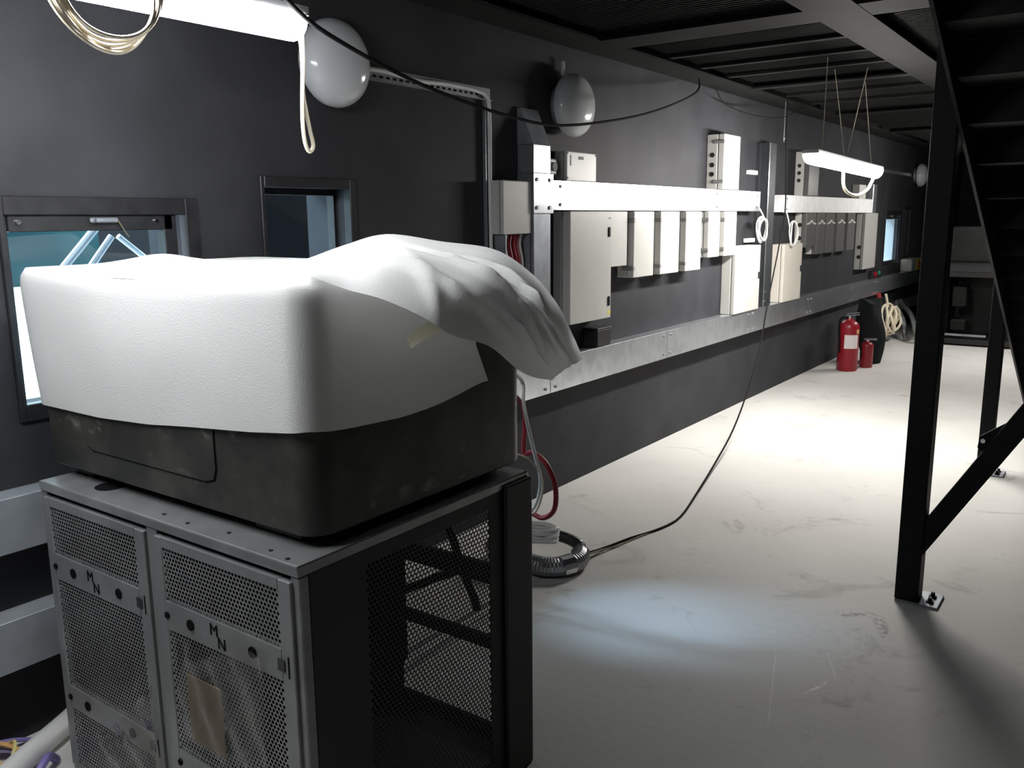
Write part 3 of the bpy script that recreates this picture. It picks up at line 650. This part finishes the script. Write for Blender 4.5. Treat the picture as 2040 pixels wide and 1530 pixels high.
for k, (a, b, lab) in enumerate((((.16, 11.9, .36), (.36, 11.6, .02), 'left'), ((.2, 12.1, .36), (.50, 11.4, .16), 'right'))):
    tag(MB().tube([(.135, a[1] + .1, .45), (a[0], a[1], a[2] + .03), ((a[0] + b[0]) / 2 + .02, (a[1] + b[1]) / 2, (a[2] + b[2]) / 2 + .05), b, (b[0] + .02, b[1] + .1, max(.03, b[2] - .14))], .028, 8, ridge=.1, smooth=6).build('flexible_conduit', M['flex']), 'grey flexible conduit bending to the floor beside the large off white coil, %s one' % lab, 'conduit', 'far flexible conduits')

# cables on the floor behind the near cabinet
fc = empty('flexible_conduit', (.60, 3.08, .0), 'ribbed grey metal conduit coiled on the floor behind the near cabinet', 'conduit')
MB().tube([(.30, 3.06, .045), (.42, 3.0, .045), (.548, 2.985, .045), (.64, 2.985, .045), (.705, 3.04, .045), (.725, 3.13, .045), (.69, 3.21, .045)], .042, 12, smooth=14, ridge=.06).build('ribbed_hose', M['flex'], fc)
MB().tube([(.69, 3.21, .06), (.66, 3.235, .075), (.56, 3.24, .09), (.42, 3.2, .10)], .026, 10, smooth=10, ridge=.06).build('upper_loop', M['dark_plastic'], fc)
MB().cyl((.70, 3.02, .045), (.722, 3.08, .045), .047, 12).build('clamp', M['chrome'], fc)
coil('cable_coil', 'coil of off white cable lying on the ribbed conduit behind the near cabinet', (.50, 3.08, .13), .135, 4, .010, M['white_pvc'], axis='z', squash=.55, wob=.008)
tag(MB().tube([(1.0, 1.90, 1.05), (.86, 2.3, 1.0), (.80, 2.6, .86), (.803, 2.6, .68), (.841, 2.6, .685), (.898, 2.6, .656), (.938, 2.6, .595), (.949, 2.6, .528), (.936, 2.6, .467), (.886, 2.6, .433), (.82, 2.6, .443), (.70, 2.62, .40), (.62, 2.7, .10), (.60, 2.75, .012)], .010, 8).build('red_cable', M['red_cable'], smooth=True), 'dark red cable hanging in a loop behind the near cabinet', 'cable')
tag(MB().tube([(1.02, 1.90, 1.10), (.88, 2.3, 1.06), (.813, 2.57, .968), (.824, 2.57, .878), (.846, 2.57, .784), (.876, 2.57, .682), (.898, 2.57, .607), (.893, 2.57, .538), (.863, 2.57, .473), (.80, 2.57, .44), (.70, 2.6, .20), (.66, 2.62, .01)], .007, 8).build('white_cable', M['white_pvc'], smooth=True), 'thin white cable hanging beside the red loop behind the near cabinet', 'cable')
tag(MB().tube([(1.04, 1.90, .98), (.80, 2.4, .74), (.86, 2.54, .68), (.93, 2.54, .60), (.90, 2.54, .48), (.83, 2.54, .455), (.74, 2.56, .30), (.70, 2.58, .006)], .004, 7).build('thin_cable', M['cream_cable'], smooth=True), 'thinnest pale cable looping inside the red cable behind the near cabinet', 'cable')

# ------------------------------------------------------------------ near cabinet
X0, X1, Y0, Y1, ZT = .301, 1.332, 1.058, 1.867, .876
cb = empty('equipment_cabinet', ((X0 + X1) / 2, (Y0 + Y1) / 2, 0), 'grey steel cabinet with two perforated doors standing at the lower left, carrying the dark housing', 'cabinet')
MB().box(X0, X1, Y0, Y1, .850, ZT, .004, 2).build('top_panel', M['cab_top'], cb)
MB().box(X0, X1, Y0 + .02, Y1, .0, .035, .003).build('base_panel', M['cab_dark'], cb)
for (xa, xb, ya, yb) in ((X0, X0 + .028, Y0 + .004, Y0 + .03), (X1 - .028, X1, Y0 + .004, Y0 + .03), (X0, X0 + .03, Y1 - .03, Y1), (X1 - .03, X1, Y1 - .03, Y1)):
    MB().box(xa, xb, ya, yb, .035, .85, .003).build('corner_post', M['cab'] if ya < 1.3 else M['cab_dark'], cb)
MB().box(.795, .836, Y0 + .004, Y0 + .03, .035, .85, .002).build('mullion', M['cab'], cb)
MB().box(X0 + .03, X1 - .03, Y0 + .012, Y0 + .03, .836, .85).build('front_header', M['black'], cb)
# right side panel: solid border around a perforated field
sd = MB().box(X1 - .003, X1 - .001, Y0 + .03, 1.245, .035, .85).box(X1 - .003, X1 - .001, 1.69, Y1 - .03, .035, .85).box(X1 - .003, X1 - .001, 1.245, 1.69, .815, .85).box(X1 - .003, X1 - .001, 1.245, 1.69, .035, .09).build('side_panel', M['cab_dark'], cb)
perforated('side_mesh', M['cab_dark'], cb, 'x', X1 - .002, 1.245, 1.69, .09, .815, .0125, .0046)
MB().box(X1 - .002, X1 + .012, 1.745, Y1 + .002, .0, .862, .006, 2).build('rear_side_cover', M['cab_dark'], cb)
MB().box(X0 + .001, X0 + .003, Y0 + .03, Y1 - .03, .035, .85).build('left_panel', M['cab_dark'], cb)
# rear frame and inner rails
MB().box(X0 + .03, X1 - .03, Y1 - .02, Y1 - .004, .035, .075).box(X0 + .03, X1 - .03, Y1 - .02, Y1 - .004, .318, .356).box(X0 + .03, .845, Y1 - .02, Y1 - .004, .075, .85).box(.845, X1 - .03, Y1 - .02, Y1 - .004, .52, .58).box(.845, X1 - .03, Y1 - .02, Y1 - .004, .77, .85).build('rear_frame', M['black'], cb)
for k, (a, b) in enumerate((((.9, 1.5, .42), (1.22, 1.7, .62)), ((.95, 1.62, .75), (1.2, 1.8, .46)))):
    MB().tube([a, ((a[0] + b[0]) / 2, (a[1] + b[1]) / 2, a[2] + .12), b], .012, 8).build('inner_cable', M['black_cable'], cb)
MB().box(.42, .74, 1.22, 1.62, .035, .55, .01).build('power_unit', M['black'], cb)
MB().box(.86, 1.16, 1.26, 1.56, .40, .74, .01).build('inner_module', M['black'], cb)
def door(a, b, lock):
    zA, zB = .030, .838
    yA, yB = Y0 - .004, Y0 + .012
    ra, rb = a + .026, b - .040
    bands = [(.815, zB), (.612, .683), (.234, .300), (zA, .06)]
    fr = MB().box(a, ra, yA, yB, zA, zB, .002).box(rb, b, yA, yB, zA, zB, .002)
    for (p, q) in bands: fr.box(ra, rb, yA, yB, p, q)
    fo = fr.build('door', M['cab'], cb)
    for (p, q) in ((.683, .815), (.300, .612), (.06, .234)): perforated('mesh', M['cab'], fo, 'y', yA + .003, ra, rb, p, q, .0112, .0041)
    for zc in (.648, .267):
        w_ = rb - ra
        for xx in (ra + .20 * w_ + .012, ra + .77 * w_): MB().cyl((xx, yA + .001, zc), (xx, yA - .003, zc), .013, 18).build('round_hole', M['black'], fo)
        MB().box(rb - .012, rb + .012, yA - .003, yA + .001, zc - .014, zc + .014, .002).build('lock', M['dark_plastic'], fo)
        MB().box(rb + .021, rb + .024, yA - .0015, yA + .001, zc - .024, zc + .024).build('slot', M['black'], fo)
        MB().cyl((ra + .004, yA + .001, zc), (ra + .004, yA - .004, zc), .008, 12).build('stud', M['black'], fo)
        if zc > .5:
            xm = ra + w_ * .475
            text('letter', 'M', .040, (xm - .013, yA - .0005, zc + .011), (math.pi / 2, 0, 0), M['black'], fo)
            text('letter', 'N', .040, (xm + .013, yA - .0005, zc - .015), (math.pi / 2, 0, 0), M['black'], fo)
    return fo
door(.327, .793, 0)
door(.838, 1.312, 1)
# grommet hole in the top
MB().lathe([(.001, .0), (.036, .0), (.038, .0015), (.034, .002), (.001, .002)], (.515, 1.138, ZT), 2, 28).build('cable_hole', M['black'], cb)
for (xx, yy) in ((.93, 1.085), (1.06, 1.10), (1.22, 1.085), (1.285, 1.075), (.83, 1.09)): MB().cyl((xx, yy, ZT - .001), (xx, yy, ZT + .002), .005, 8).build('screw', M['dark_plastic'], cb)
# plastic pouch and film on the doors
pc = empty('plastic_pouch', (1.0, 1.045, .34), 'clear plastic pouch holding a brown card, taped to the right mesh door', 'pouch')
MB().box(.935, 1.065, 1.046, 1.049, .355, .525, .001).build('card', M['card'], pc)
G = []
for j in range(13):
    G.append([Vector((.91 + .31 * i / 16 , 1.040 + .004 * math.sin(i * 1.3 + j * .7) + .003 * noise.noise((i * .5, j * .5, 1)), .345 + .25 * j / 12 + .01 * math.sin(i * .6) + (.06 * i / 16 if j > 6 else .02 * i / 16))) for i in range(17)])
MB().grid(G).build('clear_film', M['film'], pc, True)
G = []
for j in range(13):
    G.append([Vector((.50 + .29 * i / 14, 1.041 + .005 * math.sin(i * 1.1 + j * .9) + .004 * noise.noise((i * .6, j * .6, 5)), .05 + (.16 + .24 * (i / 14) ** 1.2) * j / 12)) for i in range(15)])
tag(MB().grid(G).build('plastic_film', M['film'], smooth=True), 'crumpled clear plastic film hanging on the lower part of the left mesh door', 'film')

# ------------------------------------------------------------------ dark rounded housing on the cabinet
HX0, HX1, HY0, HY1 = .205, 1.312, 1.128, 1.885
def rrect(x0, x1, y0, y1, r, n=8):
    """closed list of points, counter-clockwise from the right-rear going forward"""
    P = []
    for cx, cyy, a0 in ((x1 - r, y1 - r, 90), (x1 - r, y0 + r, 0), (x0 + r, y0 + r, -90), (x0 + r, y1 - r, -180)):
        for k in range(n + 1):
            a = math.radians(a0 - 90 * k / n); P.append((cx + r * math.cos(a), cyy + r * math.sin(a)))
    return P
hs = empty('equipment_housing', ((HX0 + HX1) / 2, (HY0 + HY1) / 2, ZT), 'dark dusty equipment housing with rounded corners, on the grey cabinet, half wrapped in white foam', 'housing')
def shell(levels, mm, name, parent):
    t = bmesh.new(); rings = []
    for (z, ins) in levels:
        rings.append([t.verts.new((x, yv, z)) for (x, yv) in rrect(HX0 + ins, HX1 - ins, HY0 + ins, HY1 - ins, .062 - ins * .6, 8)])
    n = len(rings[0])
    for A, B in zip(rings, rings[1:]):
        for k in range(n): t.faces.new((A[k], A[(k + 1) % n], B[(k + 1) % n], B[k]))
    t.faces.new(rings[0]); t.faces.new(rings[-1])
    bmesh.ops.recalc_face_normals(t, faces=t.faces)
    b = MB(); b.add(t); return b.build(name, mm, parent, True)
shell([(.896, .02), (.899, .008), (.905, .001), (.912, 0), (1.40, 0), (1.415, .006), (1.42, .02)], M['housing'], 'shell', hs)
pan = MB()
pl = [(.436, 1.42), (.436, 1.0), (.446, .974), (.468, .965), (.955, .965), (.985, .974), (.995, 1.0), (.995, 1.42)]
def offs(P, d):
    cx = sum(p[0] for p in P) / len(P)
    return [(p[0] + (d if p[0] < cx else -d), p[1] + (d if p[1] < 1.2 else 0)) for p in P]
MB().prism(pl, 1, HY0 - .0006, HY0 + .01).build('panel_groove', M['black'], hs)
MB().prism(offs(pl, .004), 1, HY0 - .003, HY0 + .01).build('front_panel', M['housing'], hs)
for (a, b, yy) in ((.28, .40, 1.155), (1.08, 1.235, 1.155), (.28, .40, 1.80), (1.08, 1.235, 1.80)):
    MB().box(a, b, yy, yy + .06, ZT, .898, .006, 2).build('foot', M['dark_plastic'], hs)
# ------------------------------------------------------------------ white foam cover
fm = empty('foam_cover', ((HX0 + HX1) / 2, (HY0 + HY1) / 2, 1.06), 'white packing foam wrapped around the dark housing with a loose translucent flap at the right', 'packing foam')
def lerp_tab(T, v):
    if v <= T[0][0]: return T[0][1]
    for (a, p), (b, q) in zip(T, T[1:]):
        if v <= b: return p + (q - p) * (v - a) / (b - a)
    return T[-1][1]
def fine_path():
    P = []
    base = rrect(HX0 - .013, HX1 + .013, HY0 - .012, HY1 + .013, .070, 10)
    n = len(base)
    for i in range(n):
        a = Vector((*base[i], 0)); b = Vector((*base[(i + 1) % n], 0)); m = max(1, int((b - a).length / .03))
        for k in range(m): P.append(a.lerp(b, k / m))
    return P
path = fine_path()
frontlow = [(.2, 1.066), (.534, 1.066), (.757, 1.078), (.957, 1.097), (1.134, 1.112), (1.30, 1.131)]
sidelow = [(1.14, 1.131), (1.228, 1.124), (1.38, 1.117), (1.47, 1.121), (1.556, 1.130), (1.70, 1.15)]
cx0, cy0 = (HX0 + HX1) / 2, (HY0 + HY1) / 2
YCUT = max(p.y for p in path if p.x > HX1 and p.y < 1.76)
t = bmesh.new(); NR = 18; rings = []
for p in path:
    onright = p.x > HX1 - .02 and p.y > 1.2
    low = lerp_tab(sidelow, p.y) if p.x > 1.29 else lerp_tab(frontlow, p.x)
    if p.y > 1.75: low = 1.10
    ring = []
    for j in range(NR + 1):
        s = j / NR; z = low + (1.432 - low) * s
        out = 0.0
        if p.y < HY0 + .06: out += .006 * math.sin(math.pi * s)
        left = max(0.0, min(1.0, (.34 - p.x) / .12))
        dx = -.052 * left * s ** 1.4 * (1 if p.y < 1.6 else .4)
        nz = noise.noise((p.x * 5, p.y * 5, z * 6)) * .0035
        d = Vector((p.x - cx0, p.y - cy0, 0)).normalized()
        if s > .9: out -= .02 * ((s - .9) / .1) ** 2
        py = p.y
        if p.x > HX1 and 1.5 < p.y <= YCUT + 1e-4:
            ye = 1.70 - .5 * min(.1, max(0, z - 1.15)); py = 1.5 + (p.y - 1.5) * (ye - 1.5) / (YCUT - 1.5)
        ring.append(Vector((p.x + dx, py, z)) + d * (out + nz))
    rings.append(ring)
V = []
for i, ring in enumerate(rings): V.append([t.verts.new(q) for q in ring])
n = len(V)
for i in range(n):
    p = path[i]; q = path[(i + 1) % n]
    for j in range(NR):
        # the wrap ends in a slanting edge on the right-hand side
        if min(p.x, q.x) > 1.25 and max(p.y, q.y) > YCUT + 1e-4: continue
        t.faces.new((V[i][j], V[(i + 1) % n][j], V[(i + 1) % n][j + 1], V[i][j + 1]))
prev = [V[i][NR] for i in range(n)]
for s in (.97, .9, .75, .55, .35, .15):
    cur = []
    for i in range(n):
        q = rings[i][NR]
        x = cx0 + (q.x - cx0) * s; yv = cy0 + (q.y - cy0) * s
        zz = 1.432 + .006 * (1 - s) + .008 * noise.noise((x * 4, yv * 4, 2.0)) * (1 if s < .95 else .3)
        zz += .030 * math.exp(-(((x - .33) / .10) ** 2 + ((yv - 1.47) / .12) ** 2))
        cur.append(t.verts.new((x, yv, zz)))
    for i in range(n): t.faces.new((prev[i], prev[(i + 1) % n], cur[(i + 1) % n], cur[i]))
    prev = cur
c = t.verts.new((cx0, cy0, 1.438))
for i in range(n): t.faces.new((prev[i], prev[(i + 1) % n], c))
bmesh.ops.recalc_face_normals(t, faces=t.faces)
b = MB(); b.add(t); fo = b.build('wrap', M['foam'], fm)
for pp in fo.data.polygons: pp.use_smooth = True
# loose flap
S = [(0.543, 1.79, 1.432), (0.578, 1.8, 1.441), (0.712, 1.82, 1.48), (0.858, 1.84, 1.51), (1.048, 1.86, 1.49), (1.238, 1.85, 1.471), (1.399, 1.79, 1.415), (1.525, 1.71, 1.353), (1.595, 1.66, 1.298), (1.658, 1.61, 1.246)]
Fe = [(1.31, 1.135, 1.444), (1.33, 1.142, 1.442), (1.38, 1.179, 1.418), (1.45, 1.203, 1.401), (1.52, 1.238, 1.368), (1.56, 1.279, 1.33), (1.555, 1.405, 1.292), (1.54, 1.524, 1.226), (1.535, 1.6, 1.195), (1.535, 1.673, 1.177)]
NU = 60; NV = 36
Ss = [Vector(p) for p in S]; Fs = [Vector(p) for p in Fe]
def along(P, u):
    q = spline(P, 12); k = u * (len(q) - 1); i = min(int(k), len(q) - 2); return q[i].lerp(q[i + 1], k - i)
SS = spline(Ss, 14); FF = spline(Fs, 14)
def samp(Q, u):
    k = u * (len(Q) - 1); i = min(int(k), len(Q) - 2); return Q[i].lerp(Q[i + 1], k - i)
G = []
ridges = [((.30, .35), (.80, .62), .030, .06), ((.22, .62), (.72, .85), .022, .05), ((.52, .28), (.97, .40), .034, .05), ((.60, .72), (.98, .80), .018, .045), ((.36, .50), (.50, .98), .014, .035), ((.70, .10), (.74, .95), .014, .04)]
for i in range(NU + 1):
    u = i / NU; a = samp(SS, u); b_ = samp(FF, u); row = []
    # push the middle of the sheet up and outwards
    bulge = .010 + .036 * math.sin(math.pi * min(1, max(0, (u - .05) / .85))) ** 1.2
    for j in range(NV + 1):
        v = j / NV
        p = a.lerp(b_, v)
        k = math.sin(math.pi * v ** 1.25)
        outd = Vector((.45, -.25, .75)).normalized()
        d = bulge * k * (.75 if v < .5 else 1.0)
        for (p0, p1, h, wd) in ridges:
            ax, ay = p0; bx, by = p1; lx, ly = bx - ax, by - ay
            tt = max(0, min(1, ((u - ax) * lx + (v - ay) * ly) / (lx * lx + ly * ly)))
            dist = math.hypot(u - ax - tt * lx, v - ay - tt * ly)
            d += h * .75 * max(0.0, 1 - dist / wd) * math.sin(math.pi * (.15 + .7 * tt)) * min(1, k * 2.2)
        d += .012 * noise.noise((u * 7, v * 5, 3.1)) * min(1, k * 2)
        row.append(p + outd * d)
    G.append(row)
fl = MB().grid(G).build('loose_flap', M['foam_thin'], fm, True)
G = []
for i in range(13):
    u = i / 12; A_ = Vector((1.50, 1.226 + .19 * u, 1.305 + .014 * math.sin(u * 3) + .018 * u))
    G.append([A_, A_ + Vector((.004, -.006, .012)), A_ + Vector((0, -.012, .026 + .03 * u * u))])
MB().grid(G).build('tape_tongue', M['tape'], fm, True)

# ------------------------------------------------------------------ black posts, brace and staircase
def post(x0, x1, y, label, plate):
    root = empty('steel_post', ((x0 + x1) / 2, y, 0), label, 'post', 'black platform posts')
    MB().box(x0, x1, y - .001, y + .092, .008, Z0, .005, 2).build('shaft', M['black_steel'], root)
    MB().box(*plate, 0, .010, .002).build('base_plate', M['galv_dark'], root)
    for k in (.3, .7):
        yy = plate[2] + (plate[3] - plate[2]) * k; xx = plate[1] - .035
        MB().cyl((xx, yy, .010), (xx, yy, .016), .016, 6).cyl((xx, yy, .016), (xx, yy, .03), .008, 8).build('anchor_bolt', M['black_steel'], root)
    return root
post(1.952, 2.042, 3.60, 'thick black post at the right, nearest the camera', (1.955, 2.116, 3.59, 3.74))
post(1.952, 2.030, 5.75, 'black post standing behind the near one', (1.955, 2.10, 5.74, 5.88))
br = empty('diagonal_brace', (2.0, 3.65, .2), 'black diagonal brace rising to the right from the foot of the near post', 'brace')
MB().bar((1.99, 3.648, .193), (2.90, 3.648, 1.77), .075, .075, (0, 1, 0)).build('bar', M['black_steel'], br)
MB().prism([(2.195, .67), (2.20, .715), (2.28, .775), (2.36, .82), (2.26, .62)], 1, 3.655, 3.665).build('gusset', M['black_steel'], br)
MB().cyl((2.213, 3.655, .700), (2.213, 3.645, .700), .009, 8).build('bolt', M['chrome'], br)
st = empty('staircase', (2.6, 5.0, 0), 'black steel staircase seen from underneath, at the right edge', 'staircase')
def zl(y): return 1.86 - .46 * (y - 3.55)
for xs in (2.05, 3.10):
    y0_, y1_ = 2.3, 7.45
    MB().prism([(y0_, zl(y0_)), (y1_, zl(y1_)), (y1_, zl(y1_) + .25), (y0_, zl(y0_) + .25)], 0, xs, xs + .012).build('stringer', M['black_steel'], st)
k = 0; yy = 2.5
while yy < 7.3:
    zt = zl(yy) + .05
    MB().box(2.063, 3.099, yy, yy + .285, zt - .004, zt + .03, .002).build('tread', M['black_steel'], st)
    MB().box(2.063, 3.099, yy + .281, yy + .287, zt - .133, zt - .0045).build('riser', M['black_steel'], st)
    MB().box(2.063, 3.099, yy + .255, yy + .279, zt - .016, zt - .0045).build('nosing', M['black_steel'], st)
    yy += .28; k += 1
# ------------------------------------------------------------------ fire extinguishers and dark bundle
def extinguisher(x, y, r, h, label, mm, lab):
    root = empty('fire_extinguisher', (x, y, 0), label, 'fire extinguisher', 'fire extinguishers')
    MB().lathe([(r * .94, 0), (r, .012), (r, h * .72), (r * .95, h * .78), (r * .72, h * .83), (r * .36, h * .86), (r * .30, h * .89), (.004, h * .89)], (x, y, 0), 2, 28).build('cylinder', mm, root, True)
    MB().cyl((x, y, h * .885), (x, y, h * .93), r * .30, 14).build('valve', M['chrome'], root)
    MB().bar((x - .03, y - .02, h * .93), (x + .10, y - .05, h * .965), .022, .010).bar((x - .02, y - .02, h * .965), (x + .10, y - .05, h * 1.0), .022, .008).build('lever', M['galv_dark'], root)
    MB().tube([(x - .02, y - .03, h * .90), (x - r * .7, y - r * .7, h * .88), (x - r * .75, y - r * .85, h * .70), (x - r * .6, y - r * .95, h * .45), (x - r * .6, y - r * .9, h * .32)], .010, 8).build('hose', M['black_cable'], root)
    if lab:
        G = []
        for j in range(2):
            G.append([])
            for i in range(9):
                a = math.radians(-98 + i * 10); G[-1].append(Vector((x + (r + .0015) * math.cos(a), y + (r + .0015) * math.sin(a), h * (.39 + .23 * j))))
        MB().grid(G).build('white_label', M['paper'], root)
        G = []
        for j in range(2):
            G.append([Vector((x + (r + .0015) * math.cos(math.radians(-30 + i * 8)), y + (r + .0015) * math.sin(math.radians(-30 + i * 8)), h * (.64 + .07 * j))) for i in range(4)])
        MB().grid(G).build('yellow_label', M['orange_cable'], root)
    return root
extinguisher(.315, 9.06, .100, .60, 'large red fire extinguisher with white label standing on the floor by the wall', M['red'], True)
extinguisher(.43, 9.35, .065, .31, 'small red fire extinguisher standing right behind the large one', M['dark_red'], False)
G = []
for i in range(19):
    a = 2 * math.pi * i / 18; row = []
    for j in range(15):
        s = j / 14
        R_ = .085 + .045 * math.sin(math.pi * min(1, s * 1.1)) + .02 * s
        R_ *= 1 + .16 * math.sin(3 * a + 5 * s) * (.4 + .6 * s)
        row.append(Vector((.36 + .05 * (1 - s) + R_ * math.cos(a), 9.66 + R_ * 1.2 * math.sin(a), .001 + s * (.66 + .03 * math.sin(2 * a)))))
    row.append(Vector((.36, 9.66, .675)))
    G.append(row)
tag(MB().grid(G).build('dark_bundle', M['tarp'], smooth=True), 'tall bundle of black sheeting standing right behind the fire extinguishers', 'bundle')

# ------------------------------------------------------------------ far equipment
fe = empty('equipment_cabinet', (1.3, 11.95, 0), 'dark equipment cabinet standing at the far end behind the black posts', 'cabinet')
MB().box(.75, 1.9, 11.5, 12.3, .82, .88, .004).build('top_panel', M['cab_dark'], fe)
MB().box(.75, 1.9, 11.5, 12.3, .02, .08, .004).build('base_panel', M['cab_dark'], fe)
for xx in (.75, 1.30, 1.86): MB().box(xx, xx + .04, 11.5, 12.3, .08, .82, .004).build('upright', M['cab_dark'], fe)
MB().box(.79, 1.86, 12.26, 12.29, .08, .82).build('back_panel', M['cab_dark'], fe)
MB().box(.84, .99, 11.6, 11.9, .46, .70, .01).build('inner_module', M['ceil_steel'], fe); MB().box(.84, 1.0, 11.6, 11.9, .17, .30, .01).build('inner_module', M['ceil_steel'], fe)
MB().bar((.80, 11.52, .13), (1.25, 11.52, .13), .03, .025).build('rail', M['galv_dark'], fe)
fh = empty('equipment_housing', (1.3, 11.95, .88), 'grey equipment housing on the dark cabinet at the far end', 'housing')
MB().box(.74, 1.9, 11.45, 12.25, 1.0, 1.41, .03, 3).build('shell', M['ceil_steel'], fh); MB().box(.8, 1.84, 11.5, 12.2, .881, 1.0, .004).build('plinth', M['dark_plastic'], fh)

# ------------------------------------------------------------------ floor cables, bottom left corner
pp = empty('plastic_tube', (.15, 1.02, 0), 'thick white plastic tube lying on the floor by the wall, bottom left corner', 'pipe')
MB().tube([(.05, 1.22, .036), (.09, 1.15, .036), (.15, 1.03, .036), (.22, .90, .036)], .034, 16).build('tube', M['white_pvc'], pp, True)
coil('cable_coil', 'coil of lilac cable on the floor by the wall, bottom left corner', (.085, .94, .008), .085, 4, .006, M['lilac_cable'], axis='z', squash=.8)
coil('cable_coil', 'coil of orange and cream cable lying on the lilac coil, bottom left corner', (.10, .93, .040), .080, 3, .005, M['orange_cable'], axis='z', squash=.85)
tag(MB().tube([(.03, .96, .045), (.035, 1.02, .03), (.04, 1.07, .008), (.07, 1.10, .008), (.10, 1.10, .01)], .007, 8).build('purple_cable', M['purple_cable']), 'purple cable end beside the white tube, bottom left corner', 'cable')
tag(MB().tube([(.21, 1.06, .013), (.235, 1.03, .05), (.265, 1.0, .055), (.285, .95, .03), (.28, .86, .012)], .012, 8).build('purple_cable', M['purple_cable']), 'thick purple cable bent on the floor against the foot of the grey cabinet', 'cable')
tag(MB().tube([(-.0 + .01, .98, .014), (.04, 1.0, .03), (.10, 1.0, .06), (.16, .96, .05), (.18, .90, .02)], .005, 8).build('yellow_cable', M['yellow_cable']), 'yellow cable bowed over the coils on the floor, bottom left corner', 'cable')
